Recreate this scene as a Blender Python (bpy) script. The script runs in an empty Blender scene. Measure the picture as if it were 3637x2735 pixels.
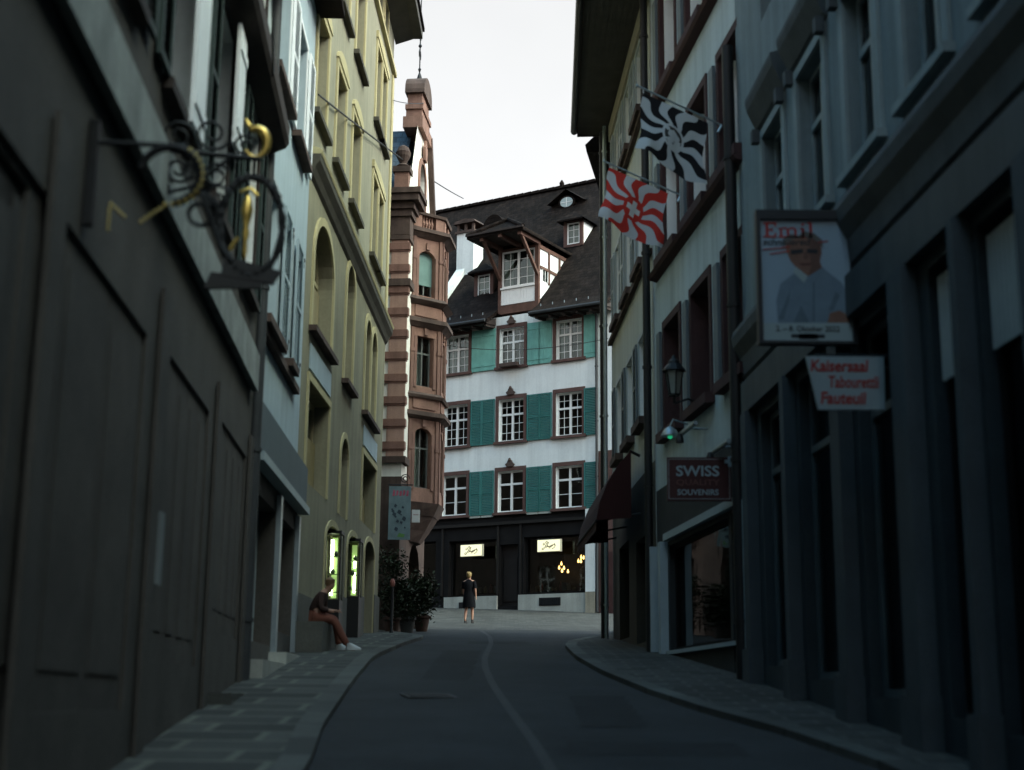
import bpy, bmesh, math, random
from mathutils import Vector, Matrix
random.seed(7)
S = bpy.context.scene
COL = S.collection
R = math.radians
sin, cos, pi = math.sin, math.cos, math.pi

# ------------------------------------------------------------------ ground profile (the street climbs away from the camera)
PROF = [(-60, -5.2), (-20, -1.9), (0, 0), (24, 2.28), (37, 3.23), (48, 4.12), (55.2, 4.97), (58.6, 5.3), (75, 6.6), (140, 9.5), (400, 16)]
def gz(y):
    for (a, za), (b, zb) in zip(PROF, PROF[1:]):
        if y <= b:
            return za + (zb - za) * (y - a) / (b - a)
    return PROF[-1][1]

# ------------------------------------------------------------------ materials
MAT = {}
def mat(name, col, rough=.8, var=.18, scale=1.2, bump=.0, bscale=40, metal=0., spec=.3, dirt=0., brick=None, emit=None, estr=0, coat=0., var2=None):
    if name in MAT: return MAT[name]
    m = bpy.data.materials.new(name); m.use_nodes = True
    nt = m.node_tree; N = nt.nodes; L = nt.links
    b = N['Principled BSDF']
    b.inputs['Roughness'].default_value = rough
    b.inputs['Metallic'].default_value = metal
    b.inputs['Specular IOR Level'].default_value = spec
    if coat: b.inputs['Coat Weight'].default_value = coat
    tc = N.new('ShaderNodeTexCoord')
    def noise(sc, det=6, src=None, rough_=.6):
        n = N.new('ShaderNodeTexNoise'); n.inputs['Scale'].default_value = sc
        n.inputs['Detail'].default_value = det; n.inputs['Roughness'].default_value = rough_
        L.new(src or tc.outputs['Object'], n.inputs['Vector']); return n
    n1 = noise(scale)
    ramp = N.new('ShaderNodeMapRange')
    ramp.inputs['From Min'].default_value = .3; ramp.inputs['From Max'].default_value = .7
    ramp.inputs['To Min'].default_value = 1 - var; ramp.inputs['To Max'].default_value = 1 + var
    L.new(n1.outputs['Fac'], ramp.inputs['Value'])
    mul = N.new('ShaderNodeVectorMath'); mul.operation = 'SCALE'
    mul.inputs[0].default_value = col[:3]
    L.new(ramp.outputs['Result'], mul.inputs['Scale'])
    out = mul.outputs['Vector']
    n2 = noise(scale * 17, 3)
    r2 = N.new('ShaderNodeMapRange'); r2.inputs['From Min'].default_value = .3; r2.inputs['From Max'].default_value = .7
    r2.inputs['To Min'].default_value = 1 - var * .5; r2.inputs['To Max'].default_value = 1 + var * .5
    L.new(n2.outputs['Fac'], r2.inputs['Value'])
    m2 = N.new('ShaderNodeVectorMath'); m2.operation = 'SCALE'; L.new(out, m2.inputs[0]); L.new(r2.outputs['Result'], m2.inputs['Scale']); out = m2.outputs['Vector']
    if dirt:  # vertical rain streaks
        mp = N.new('ShaderNodeMapping'); mp.inputs['Scale'].default_value = (2.2, 2.2, .16)
        L.new(tc.outputs['Object'], mp.inputs['Vector'])
        n3 = noise(1.6, 5, mp.outputs['Vector'])
        r3 = N.new('ShaderNodeMapRange'); r3.inputs['From Min'].default_value = .42; r3.inputs['From Max'].default_value = .72
        r3.inputs['To Min'].default_value = 1; r3.inputs['To Max'].default_value = 1 - dirt
        L.new(n3.outputs['Fac'], r3.inputs['Value'])
        m3 = N.new('ShaderNodeVectorMath'); m3.operation = 'SCALE'; L.new(out, m3.inputs[0]); L.new(r3.outputs['Result'], m3.inputs['Scale']); out = m3.outputs['Vector']
    hsrc = None
    if brick:
        bw, bh, mort, axis, off = brick
        br = N.new('ShaderNodeTexBrick')
        br.inputs['Scale'].default_value = 1; br.inputs['Brick Width'].default_value = bw; br.inputs['Row Height'].default_value = bh
        br.inputs['Mortar Size'].default_value = mort; br.inputs['Mortar Smooth'].default_value = .3
        br.offset = off
        br.inputs['Color1'].default_value = (.6, .6, .6, 1); br.inputs['Color2'].default_value = (1.4, 1.4, 1.4, 1); br.inputs['Mortar'].default_value = (.5, .5, .5, 1)
        src = tc.outputs['Object']
        sp = N.new('ShaderNodeSeparateXYZ'); L.new(src, sp.inputs[0])
        cb = N.new('ShaderNodeCombineXYZ')
        L.new(sp.outputs[axis[0]], cb.inputs['X']); L.new(sp.outputs[axis[1]], cb.inputs['Y'])
        L.new(cb.outputs[0], br.inputs['Vector'])
        mb_ = N.new('ShaderNodeVectorMath'); mb_.operation = 'MULTIPLY'
        L.new(out, mb_.inputs[0]); L.new(br.outputs['Color'], mb_.inputs[1]); out = mb_.outputs['Vector']
        hsrc = br.outputs['Fac']
    L.new(out, b.inputs['Base Color'])
    if bump:
        bp = N.new('ShaderNodeBump'); bp.inputs['Strength'].default_value = bump; bp.inputs['Distance'].default_value = .02
        nb = noise(bscale, 4)
        h = nb.outputs['Fac']
        if hsrc:
            sub = N.new('ShaderNodeMath'); sub.operation = 'SUBTRACT'; L.new(h, sub.inputs[0]); L.new(hsrc, sub.inputs[1]); h = sub.outputs[0]
        L.new(h, bp.inputs['Height']); L.new(bp.outputs['Normal'], b.inputs['Normal'])
    if emit:
        b.inputs['Emission Color'].default_value = (*emit, 1); b.inputs['Emission Strength'].default_value = estr
    MAT[name] = m
    return m

def glass_mat():
    m = bpy.data.materials.new('window_glass'); m.use_nodes = True
    nt = m.node_tree; N = nt.nodes; L = nt.links
    b = N['Principled BSDF']; N.remove(b); o = N['Material Output']
    tr = N.new('ShaderNodeBsdfTransparent'); tr.inputs[0].default_value = (.72, .78, .76, 1)
    gl = N.new('ShaderNodeBsdfGlossy'); gl.inputs['Roughness'].default_value = .02
    gl.inputs['Color'].default_value = (.9, .95, .95, 1)
    tc = N.new('ShaderNodeTexCoord'); n = N.new('ShaderNodeTexNoise'); n.inputs['Scale'].default_value = 1.3
    L.new(tc.outputs['Object'], n.inputs['Vector'])
    bp = N.new('ShaderNodeBump'); bp.inputs['Strength'].default_value = .06; bp.inputs['Distance'].default_value = .05
    L.new(n.outputs['Fac'], bp.inputs['Height']); L.new(bp.outputs['Normal'], gl.inputs['Normal'])
    f = N.new('ShaderNodeFresnel'); f.inputs['IOR'].default_value = 1.5
    mx = N.new('ShaderNodeMixShader')
    L.new(f.outputs[0], mx.inputs[0]); L.new(tr.outputs[0], mx.inputs[1]); L.new(gl.outputs[0], mx.inputs[2])
    L.new(mx.outputs[0], o.inputs['Surface'])
    return m
GLASS = glass_mat()

white_plaster = mat('white_plaster', (.74, .775, .75), .9, .08, .7, .25, 60, dirt=.16)
blue_plaster = mat('pale_blue_plaster', (.38, .47, .51), .9, .06, .5, .25, 60, dirt=.16)
grey_plaster = mat('grey_plaster', (.46, .53, .53), .9, .08, .6, .25, 60, dirt=.25)
dim_plaster = mat('slate_grey_plaster', (.19, .235, .245), .9, .1, .6, .25, 60, dirt=.3)
cream_wall = mat('cream_wall', (.27, .26, .185), .9, .12, .9, .3, 30, dirt=.22)
cream_trim = mat('cream_trim', (.43, .38, .21), .85, .1, 1.5, .2, 30, dirt=.12)
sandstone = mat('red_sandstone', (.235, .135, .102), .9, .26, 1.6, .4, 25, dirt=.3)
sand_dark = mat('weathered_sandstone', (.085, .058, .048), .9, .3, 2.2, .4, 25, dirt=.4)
red_stone = mat('dark_red_stone', (.10, .055, .046), .85, .2, 2, .3, 30)
red_stone2 = mat('oxblood_stone', (.055, .027, .026), .85, .2, 2, .3, 30)
white_paint = mat('white_paint', (.78, .79, .76), .45, .05, 3, spec=.4)
grey_paint = mat('grey_paint', (.32, .38, .40), .5, .08, 3, spec=.4)
turq_pale = mat('pale_turquoise_paint', (.16, .40, .34), .7, .14, 2.5, .1, 30, dirt=.2)  # paler tone for the top-row shutters; the lower rows take a deeper one
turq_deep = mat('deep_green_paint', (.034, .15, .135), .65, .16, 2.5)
blue_shutter = mat('pale_shutter_paint', (.8, .83, .84), .6, .06, 2)
grey_shutter = mat('grey_shutter_paint', (.12, .15, .16), .6, .1, 2)
roof_tile = mat('brown_roof_tile', (.014, .0098, .008), .9, .45, 1.5, 1., 30, spec=.08, brick=(.2, .17, .012, 'XZ', .5))
roof_tile_p = mat('brown_roof_tile_cheek', (.014, .0098, .008), .9, .45, 1.5, 1., 30, spec=.08, brick=(.2, .17, .012, 'YZ', .5))
slate = mat('blue_slate', (.07, .10, .14), .6, .25, 2, .7, 30, brick=(.28, .2, .01, 'XZ', .5))
wood_dark = mat('dark_wood', (.035, .026, .022), .8, .3, 3, .2, 30)
beam_wood = mat('brown_timber', (.10, .052, .038), .8, .25, 3, .3, 40)
soffit_wood = mat('eave_board', (.06, .058, .052), .85, .25, 2, .2, 30)
shop_black = mat('black_shopfront', (.010, .0095, .0095), .7, .3, 2, spec=.1)
shop_brown = mat('brown_shopfront', (.068, .062, .054), .85, .25, 1.2, .2, 20)
shop_teal = mat('teal_fascia', (.075, .105, .115), .7, .1, 1)
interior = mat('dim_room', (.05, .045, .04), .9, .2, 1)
curtain_m = mat('net_curtain', (.55, .55, .5), .9, .1, 6)
blind_m = mat('ochre_blind', (.30, .25, .14), .9, .12, 3)
iron = mat('black_iron', (.012, .013, .014), .55, .2, 5, metal=.3)
steel = mat('grey_steel', (.30, .36, .38), .4, .1, 5, metal=.6)
zinc = mat('zinc_pipe', (.035, .038, .04), .6, .2, 4)
gold = mat('gilt', (.75, .52, .14), .3, .12, 8, metal=.75)
asphalt = mat('asphalt', (.022, .024, .025), .85, .34, .8, .5, 90, dirt=0)
setts = mat('stone_setts', (.036, .037, .034), .85, .3, .8, .8, 40, brick=(.5, .3, .03, 'XY', .5))
for n_ in setts.node_tree.nodes:
    if n_.type == 'TEX_BRICK': n_.inputs['Mortar'].default_value = (1.9, 1.9, 1.8, 1)
kerb_stone = mat('kerb_stone', (.062, .065, .058), .8, .22, 1.5, .4, 30, brick=(1.05, 9., .025, 'YX', 0.))
drain_stone = mat('channel_stone', (.036, .038, .037), .8, .15, 1.5, .4, 30)
plinth = mat('pale_plinth_stone', (.36, .37, .33), .85, .15, 1.2, .4, 20, dirt=.2)
awning_m = mat('red_awning_cloth', (.032, .008, .007), .9, .15, 2)
black_paint = mat('black_paint', (.012, .012, .012), .5, .1, 4)

# ------------------------------------------------------------------ mesh builder
class MB:
    def __init__(s, o=1): s.v = []; s.f = []; s.o = o
    def quad(s, *p):
        n = len(s.v)
        for a in p: s.v.append((a[0], a[1] * s.o, a[2]))
        s.f.append(tuple(range(n, n + len(p))))
    def box(s, x0, x1, y0, y1, z0, z1):
        n = len(s.v); y0, y1 = y0 * s.o, y1 * s.o
        for z in (z0, z1):
            for x, y in ((x0, y0), (x1, y0), (x1, y1), (x0, y1)): s.v.append((x, y, z))
        for f in ((0, 1, 2, 3), (4, 5, 6, 7), (0, 1, 5, 4), (1, 2, 6, 5), (2, 3, 7, 6), (3, 0, 4, 7)): s.f.append(tuple(n + i for i in f))
        return s
    def prism(s, pts, axis, a, b):
        """pts 2D polygon extruded along axis from a to b. axis y: pts=(x,z); x: pts=(y,z); z: pts=(x,y)"""
        def mk(p, t):
            if axis == 'y': return (p[0], t * s.o, p[1])
            if axis == 'x': return (t, p[0] * s.o, p[1])
            return (p[0], p[1] * s.o, t)
        n = len(s.v); k = len(pts)
        for t in (a, b):
            for p in pts: s.v.append(mk(p, t))
        s.f.append(tuple(range(n, n + k))); s.f.append(tuple(range(n + k, n + 2 * k)))
        for i in range(k):
            j = (i + 1) % k
            s.f.append((n + i, n + j, n + k + j, n + k + i))
        return s
    def tube(s, pts, r, n=8, caps=True):
        """sweep along pts (x,out,z); r scalar or list"""
        P = [Vector((p[0], p[1] * s.o, p[2])) for p in pts]
        base = len(s.v); up = Vector((0, 0, 1)); prev = None
        for i, p in enumerate(P):
            t = (P[min(i + 1, len(P) - 1)] - P[max(i - 1, 0)]).normalized()
            if prev is None:
                a = t.cross(up)
                if a.length < 1e-3: a = t.cross(Vector((1, 0, 0)))
            else:
                a = prev - t * prev.dot(t)
            a.normalize(); prev = a; b = t.cross(a)
            rr = r[i] if isinstance(r, (list, tuple)) else r
            for k in range(n):
                an = 2 * pi * k / n
                s.v.append(tuple(p + a * (rr * cos(an)) + b * (rr * sin(an))))
        for i in range(len(P) - 1):
            for k in range(n):
                k2 = (k + 1) % n
                s.f.append((base + i * n + k, base + i * n + k2, base + (i + 1) * n + k2, base + (i + 1) * n + k))
        if caps:
            s.f.append(tuple(base + k for k in range(n))); s.f.append(tuple(base + (len(P) - 1) * n + k for k in range(n)))
        return s
    def lathe(s, c, prof, n=14):
        base = len(s.v); cx, cy = c[0], c[1] * s.o
        for (r, z) in prof:
            for k in range(n):
                an = 2 * pi * k / n; s.v.append((cx + r * cos(an), cy + r * sin(an), z))
        for i in range(len(prof) - 1):
            for k in range(n):
                k2 = (k + 1) % n
                s.f.append((base + i * n + k, base + i * n + k2, base + (i + 1) * n + k2, base + (i + 1) * n + k))
        s.f.append(tuple(base + k for k in range(n))); s.f.append(tuple(base + (len(prof) - 1) * n + k for k in range(n)))
        return s
    def split(s):
        par = list(range(len(s.v)))
        def fd(a):
            while par[a] != a: par[a] = par[par[a]]; a = par[a]
            return a
        for f in s.f:
            for a in f[1:]: par[fd(a)] = fd(f[0])
        comp = {}
        for f in s.f: comp.setdefault(fd(f[0]), []).append(f)
        items = []
        for fs in comp.values():
            vs = {a for f in fs for a in f}; P = [s.v[a] for a in vs]
            items.append([fs, [min(p[i] for p in P) - .004 for i in range(3)], [max(p[i] for p in P) + .004 for i in range(3)]])
        ch = True
        while ch:
            ch = False
            for i in range(len(items)):
                for j in range(len(items) - 1, i, -1):
                    A, B = items[i], items[j]
                    if all(A[1][k] <= B[2][k] and B[1][k] <= A[2][k] for k in range(3)):
                        A[0] = A[0] + B[0]; A[1] = [min(A[1][k], B[1][k]) for k in range(3)]; A[2] = [max(A[2][k], B[2][k]) for k in range(3)]; items.pop(j); ch = True
        out = []
        for fs, _, _ in items:
            q = MB(1); mp = {}
            for f in fs:
                for a in f:
                    if a not in mp: mp[a] = len(q.v); q.v.append(s.v[a])
                q.f.append(tuple(mp[a] for a in f))
            out.append(q)
        return out
    def build(s, name, m, parent=None, smooth=False, zb=None):
        if name in SPLIT:
            ps = s.split()
            if len(ps) > 1: return [MB.build1(q, name, m, parent, smooth, zb) for q in ps][0]
        return s.build1(name, m, parent, smooth, zb)
    def build1(s, name, m, parent=None, smooth=False, zb=None):
        if zb is None: zb = ZB.get(parent.name, 0) if parent else 0
        me = bpy.data.meshes.new(name)
        me.from_pydata([(a, b, c - zb) for a, b, c in s.v], [], s.f)
        bm = bmesh.new(); bm.from_mesh(me)
        bmesh.ops.recalc_face_normals(bm, faces=bm.faces); bm.to_mesh(me); bm.free()
        if smooth:
            for p in me.polygons: p.use_smooth = True
            try: me.set_sharp_from_angle(angle=R(40))
            except Exception: pass
        me.materials.append(m)
        ob = bpy.data.objects.new(name, me); COL.objects.link(ob)
        if parent: ob.parent = parent; ZB[ob.name] = zb
        return ob
ZB = {}
SPLIT = {'pilaster', 'oriel_cornice', 'gilt_bead', 'underline', 'lettering', 'bracket', 'window_reveal', 'quoin_band', 'string_course', 'doorstep', 'shop_post', 'plinth', 'eaves', 'gutter', 'dormer_cheek', 'cheek', 'gable_coping', 'bulb', 'light_tube', 'shutter_hook', 'bracket_arm', 'window_rail', 'snow_hook', 'clamp', 'numeral_mark', 'pink_mark', 'oriel_pilaster', 'glazing_bar'}
def tag(o, label=None, cat=None, group=None, kind=None):
    if label: o['label'] = label
    if cat: o['category'] = cat
    if group: o['group'] = group
    if kind: o['kind'] = kind
    return o
def thing(name, label, cat, loc=(0, 0, 0), rz=0., group=None):
    o = bpy.data.objects.new(name, None); COL.objects.link(o); o.empty_display_size = .3
    o.location = loc; o.rotation_euler = (0, 0, rz)
    return tag(o, label, cat, group)

class Fac:
    def __init__(s, A, az, o):
        s.A = A; a = R(az); s.d = (sin(a), cos(a)); s.n = (-cos(a), sin(a)); s.o = o
        s.rz = math.atan2(s.d[1], s.d[0])
    def xy(s, ss, out=0.):
        k = out * s.o
        return (s.A[0] + s.d[0] * ss + s.n[0] * k, s.A[1] + s.d[1] * ss + s.n[1] * k)
    def root(s, name, label, cat, group=None):
        zb = gz(s.A[1]); r = thing(name, label, cat, (s.A[0], s.A[1], zb), s.rz, group); ZB[r.name] = zb
        return r
FL0 = Fac((-3.52, 19.9), -4.0, -1)
FL1 = Fac((-3.52, 19.9), -1.9, -1)
FL2 = Fac((-3.62, 25.5), 1.4, -1)
FL3 = Fac((-2.98, 38.2), 6.1, -1)
FC = Fac((0, 57), 121.3, -1)
FR2a = Fac((2.62, 25.5), -6.0, 1)
FR2b = Fac((2.62, 25.5), -2.0, 1)
FR1 = Fac((3.24, 19.35), -2.8, 1)

def arch_pts(a, b, d, rise, n=12):
    cx, rx, zs = (a + b) / 2, (b - a) / 2, d - rise
    return [(cx - rx * cos(pi * i / n), zs + rise * sin(pi * i / n)) for i in range(n + 1)]

def wall(mb, s0, s1, z0, z1, ops, r=.2, rmb=None, out=0.):
    """front sheet with openings (a,b,c,d[,rise]) and reveals r deep"""
    rmb = rmb or mb
    ops = [tuple(o) + (0.,) * (5 - len(o)) for o in ops]
    xs = sorted({s0, s1, *[o[0] for o in ops], *[o[1] for o in ops]}); zs = sorted({z0, z1, *[o[2] for o in ops], *[o[3] for o in ops]})
    xs = [x for x in xs if s0 <= x <= s1]; zs = [z for z in zs if z0 <= z <= z1]
    for i in range(len(xs) - 1):
        j = 0
        while j < len(zs) - 1:
            xm = (xs[i] + xs[i + 1]) / 2
            def hole(jj):
                zm = (zs[jj] + zs[jj + 1]) / 2
                return any(o[0] < xm < o[1] and o[2] < zm < o[3] for o in ops)
            if hole(j): j += 1; continue
            k = j
            while k < len(zs) - 1 and not hole(k): k += 1
            mb.quad((xs[i], out, zs[j]), (xs[i + 1], out, zs[j]), (xs[i + 1], out, zs[k]), (xs[i], out, zs[k]))
            j = k
    y0, y1 = out, out - r
    for a, b, c, d, rise in ops:
        zt = d - rise
        rmb.quad((a, y0, c), (a, y1, c), (a, y1, zt), (a, y0, zt)); rmb.quad((b, y0, c), (b, y1, c), (b, y1, zt), (b, y0, zt))
        rmb.quad((a, y0, c), (b, y0, c), (b, y1, c), (a, y1, c))
        if rise <= 0:
            rmb.quad((a, y0, d), (b, y0, d), (b, y1, d), (a, y1, d))
        else:
            P = arch_pts(a, b, d, rise); m = len(P) // 2
            for p, q in zip(P, P[1:]): rmb.quad((p[0], y0, p[1]), (q[0], y0, q[1]), (q[0], y1, q[1]), (p[0], y1, p[1]))
            mb.quad(*[(x, y0, z) for x, z in P[:m + 1]], (a, y0, d)); mb.quad(*[(x, y0, z) for x, z in P[m:]], (b, y0, d))

def window(root, o, a, b, c, d, r=.2, mull=1, trans=.62, bars=(0, 0), fw=.06, fm=None, curtain=0, blind=None, rise=0., out=0., name='window'):
    """glass pane as a part, its frame / curtain as sub-parts"""
    fm = fm or white_paint
    y = out - r
    g = MB(o)
    if rise: g.prism([(a, c)] + [(b, c)] + [p for p in reversed(arch_pts(a, b, d, rise))], 'y', y - .035, y - .045)
    else: g.box(a, b, y - .035, y - .045, c, d)
    w = g.build(name, GLASS, root)
    f = MB(o); y0, y1 = y, y - .06
    zt = d - rise
    f.box(a, a + fw, y0, y1, c, zt); f.box(b - fw, b, y0, y1, c, zt); f.box(a + fw, b - fw, y0, y1, c, c + fw)
    if rise:
        P = arch_pts(a, b, d, rise); Q = arch_pts(a + fw, b - fw, d - fw, max(rise - fw * .6, .02))
        for i in range(len(P) - 1): f.prism([P[i], P[i + 1], Q[i + 1], Q[i]], 'y', y0, y1)
    else: f.box(a + fw, b - fw, y0, y1, d - fw, d)
    W = b - a; top = d - (fw if not rise else fw)
    zz = c + (d - c) * trans if trans else None
    if zz: f.box(a + fw, b - fw, y0 + .012, y1 - .002, zz - .04, zz + .04)
    for k in range(1, mull + 1):
        x = a + W * k / (mull + 1)
        if zz:
            f.box(x - .045, x + .045, y0 + .016, y1 - .004, c + fw, zz - .04); f.box(x - .04, x + .04, y0 + .016, y1 - .004, zz + .04, top)
        else: f.box(x - .045, x + .045, y0 + .016, y1 - .004, c + fw, top)
    nx, nz = bars
    if nx or nz:
        for k in range(mull + 1):
            xa, xb = a + W * k / (mull + 1), a + W * (k + 1) / (mull + 1)
            for i in range(1, nx + 1):
                x = xa + (xb - xa) * i / (nx + 1); f.box(x - .011, x + .011, y - .02, y - .034, c + fw, top)
        segs = [(c, zz)] if zz else [(c, d)]
        if zz and nz > 1: segs.append((zz, d))
        for si, (za, zb_) in enumerate(segs):
            kk = nz if si == 0 else max(1, nz - 1)
            for j in range(1, kk + 1):
                z = za + (zb_ - za) * j / (kk + 1); f.box(a + fw, b - fw, y - .021, y - .033, z - .011, z + .011)
    f.build('frame', fm, w)
    if curtain:
        cm = MB(o); n = 24
        yc = y - .16
        def fold(x0, x1, zlo):
            pts = [(x0 + (x1 - x0) * i / n, yc + .025 * sin(i * 1.9)) for i in range(n + 1)]
            for p, q in zip(pts, pts[1:]): cm.quad((p[0], p[1], zlo), (q[0], q[1], zlo), (q[0], q[1], d - .03), (p[0], p[1], d - .03))
        if curtain == 1: fold(a, a + W * .3, c); fold(b - W * .3, b, c)
        elif curtain == 2: fold(a, b, c + (d - c) * .35)
        else: fold(a, b, c)
        cm.build('curtain', curtain_m, w)
    if blind:
        bm_ = MB(o); bm_.box(a + .01, b - .01, y + .03, y + .015, c + (d - c) * (1 - blind), d - .02); bm_.build('blind', blind_m, w)
    return w

def surround(root_w, o, a, b, c, d, w, m, out=.03, top=None, sill=None, sill_out=.1, sill_m=None, base=0., rise=0.):
    """stone architrave round an opening, as sub-part of its window"""
    s = MB(o); t = top or w
    if rise:
        zt = d - rise
        s.box(a - w, a, base, base + out, c, zt); s.box(b, b + w, base, base + out, c, zt)
        P = arch_pts(a, b, d, rise); Q = arch_pts(a - w, b + w, d + t, rise + t)
        for i in range(len(P) - 1): s.prism([P[i], P[i + 1], Q[i + 1], Q[i]], 'y', base, base + out)
    else:
        s.box(a - w, a, base, base + out, c, d); s.box(b, b + w, base, base + out, c, d); s.box(a - w, b + w, base, base + out + .003, d, d + t)
    s.build('surround', m, root_w)
    if sill:
        k = MB(o); k.box(a - w - .06, b + w + .06, base, base + sill_out, c - sill, c); k.build('sill', sill_m or m, root_w)

def shutter(parent, o, a, b, c, d, m, louvre=True, out=.03, th=.04):
    s = MB(o)
    if louvre:
        fw = .06
        s.box(a, a + fw, out, out + th, c, d); s.box(b - fw, b, out, out + th, c, d)
        for z in (c, (c + d) / 2 - fw / 2, d - fw): s.box(a + fw, b - fw, out, out + th, z, z + fw)
        n = int((d - c) / .065)
        for i in range(n):
            z = c + (d - c) * (i + .5) / n
            s.prism([(out + .004, z + .025), (out + .010, z + .03), (out + th - .004, z - .012), (out + th - .01, z - .017)], 'x', a + fw, b - fw)
    else:
        n = 5
        for i in range(n):
            x0 = a + (b - a) * i / n; x1 = a + (b - a) * (i + 1) / n
            s.box(x0 + .003, x1 - .003, out, out + th, c, d)
        s.box(a + .02, b - .02, out + th, out + th + .018, c + .18, c + .28); s.box(a + .02, b - .02, out + th, out + th + .018, d - .3, d - .2)
    return s.build('shutter', m, parent)

def shell(root, o, s0, s1, z0, z1, depth, m, name='side_wall', y=0.):
    """side and back walls of a house"""
    b = MB(o)
    b.quad((s0, y, z0), (s0, -depth, z0), (s0, -depth, z1), (s0, y, z1)); b.quad((s1, y, z0), (s1, -depth, z0), (s1, -depth, z1), (s1, y, z1))
    b.quad((s0, -depth, z0), (s1, -depth, z0), (s1, -depth, z1), (s0, -depth, z1))
    b.build(name, m, root)
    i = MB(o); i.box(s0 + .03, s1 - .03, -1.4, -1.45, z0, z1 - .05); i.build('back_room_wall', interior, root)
def floors(root, o, s0, s1, zs):
    f = MB(o)
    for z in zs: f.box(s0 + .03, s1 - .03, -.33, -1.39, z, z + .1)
    f.build('floor_slab', interior, root)

def downpipe(x, y, z0, z1, label, r=.05, bend=None, m=None):
    t = thing('downpipe', label, 'pipe', (x, y, z0))
    p = MB(); pts = [(0, 0, 0), (0, 0, z1 - z0)]
    if bend: pts = [(0, 0, 0), (0, 0, z1 - z0 - .25), (bend[0] * .3, bend[1] * .3, z1 - z0 - .08), (bend[0], bend[1], z1 - z0)]
    p.tube(pts, r, 10); p.build('pipe', m or zinc, t, True, 0)
    k = MB()
    z = .8
    while z < z1 - z0 - .5:
        k.lathe((0, 0), [(r + .002, z), (r + .016, z), (r + .016, z + .05), (r + .002, z + .05)], 10); z += 2.2
    k.build('clamp', m or zinc, t, False, 0)
    return t

def text(parent, body, size, loc, m, align='CENTER', shear=0., bold=0., sx=1., name='lettering', rz=0.):
    cu = bpy.data.curves.new(name, 'FONT'); cu.body = body; cu.size = size; cu.align_x = align; cu.shear = shear
    cu.offset = bold; cu.extrude = .002; cu.resolution_u = 3
    o = bpy.data.objects.new(name, cu); COL.objects.link(o); o.parent = parent
    o.location = loc; o.rotation_euler = (pi / 2, 0, 0); o.scale = (sx, 1, 1)
    if rz: o.rotation_euler = (pi / 2, -rz, 0)
    bpy.context.view_layer.update()
    me = bpy.data.meshes.new_from_object(o); loc_, rot_, sc_ = o.location.copy(), o.rotation_euler.copy(), o.scale.copy()
    bpy.data.objects.remove(o); bpy.data.curves.remove(cu)
    me.name = name; me.materials.clear(); me.materials.append(m)
    ob = bpy.data.objects.new(name, me); COL.objects.link(ob); ob.parent = parent
    zb = ZB.get(parent.name, 0)
    ob.location = (loc_[0], loc_[1], loc_[2] - zb); ob.rotation_euler = rot_; ob.scale = sc_
    return ob

# ------------------------------------------------------------------ setting: ground, roadway, pavements
def lerp(P, y):
    for (a, za), (b, zb) in zip(P, P[1:]):
        if y <= b: return za + (zb - za) * (y - a) / (b - a) if y > a else za
    return P[-1][1]
KL = [(-60, -1.25), (0, -1.3), (11.2, -1.51), (13.7, -1.74), (18.6, -2.0), (22.8, -2.17), (29, -2.13), (33, -1.98), (34.2, -2.05), (37.6, -3.2), (38.2, -3.6)]
KR = [(-60, 3.2), (0, 3.1), (11.5, 2.92), (13.7, 2.58), (15.65, 2.08), (17.7, 1.70), (20.7, 1.32), (23.8, 1.09), (28.6, 1.1), (31.2, 1.28), (33.5, 1.75), (41, 3.0)]
def ys(a, b, st):
    n = max(1, int(round((b - a) / st))); return [a + (b - a) * i / n for i in range(n + 1)]
def strip(name, m, fl, fr, a, b, dz, st=1.0, skirt=0., kind='structure', nx=1):
    mb = MB(); Y = ys(a, b, st)
    for y0, y1 in zip(Y, Y[1:]):
        for i in range(nx):
            L0 = fl(y0) + (fr(y0) - fl(y0)) * i / nx; R0 = fl(y0) + (fr(y0) - fl(y0)) * (i + 1) / nx
            L1 = fl(y1) + (fr(y1) - fl(y1)) * i / nx; R1 = fl(y1) + (fr(y1) - fl(y1)) * (i + 1) / nx
            mb.quad((L0, y0, gz(y0) + dz), (R0, y0, gz(y0) + dz), (R1, y1, gz(y1) + dz), (L1, y1, gz(y1) + dz))
        if skirt:
            for g in (fl, fr):
                mb.quad((g(y0), y0, gz(y0) + dz), (g(y1), y1, gz(y1) + dz), (g(y1), y1, gz(y1) + dz - skirt), (g(y0), y0, gz(y0) + dz - skirt))
    o = mb.build(name, m); return tag(o, kind=kind)
ground_m = mat('ground_setts', (.042, .044, .041), .85, .25, .6, .6, 40, brick=(.28, .2, .012, 'XY', .5))
strip('ground', ground_m, lambda y: -300, lambda y: 300, -60, 400, -.03, 4)
strip('road', asphalt, lambda y: lerp(KL, y) + .0 if y < 38 else -14, lambda y: lerp(KR, y), -30, 41, 0.0, .8)
slab_m = mat('pavement_slabs', (.044, .046, .041), .85, .2, .8, .6, 40, brick=(.9, .62, .045, 'XY', .37))
for n in slab_m.node_tree.nodes:
    if n.type == 'TEX_BRICK': n.inputs['Mortar'].default_value = (2.3, 2.3, 2.1, 1)
PV = .07
strip('left_pavement', slab_m, lambda y: -4.6, lambda y: lerp(KL, y) - .24, -30, 38, PV, .6, .12)
strip('left_kerb', kerb_stone, lambda y: lerp(KL, y) - .24, lambda y: lerp(KL, y), -30, 38, PV + .003, .6, .12)
strip('right_pavement', setts, lambda y: lerp(KR, y) + .22, lambda y: 4.6, -30, 41, PV, .6, .12)
strip('right_kerb', kerb_stone, lambda y: lerp(KR, y), lambda y: lerp(KR, y) + .22, -30, 41, PV + .003, .6, .12)
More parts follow.
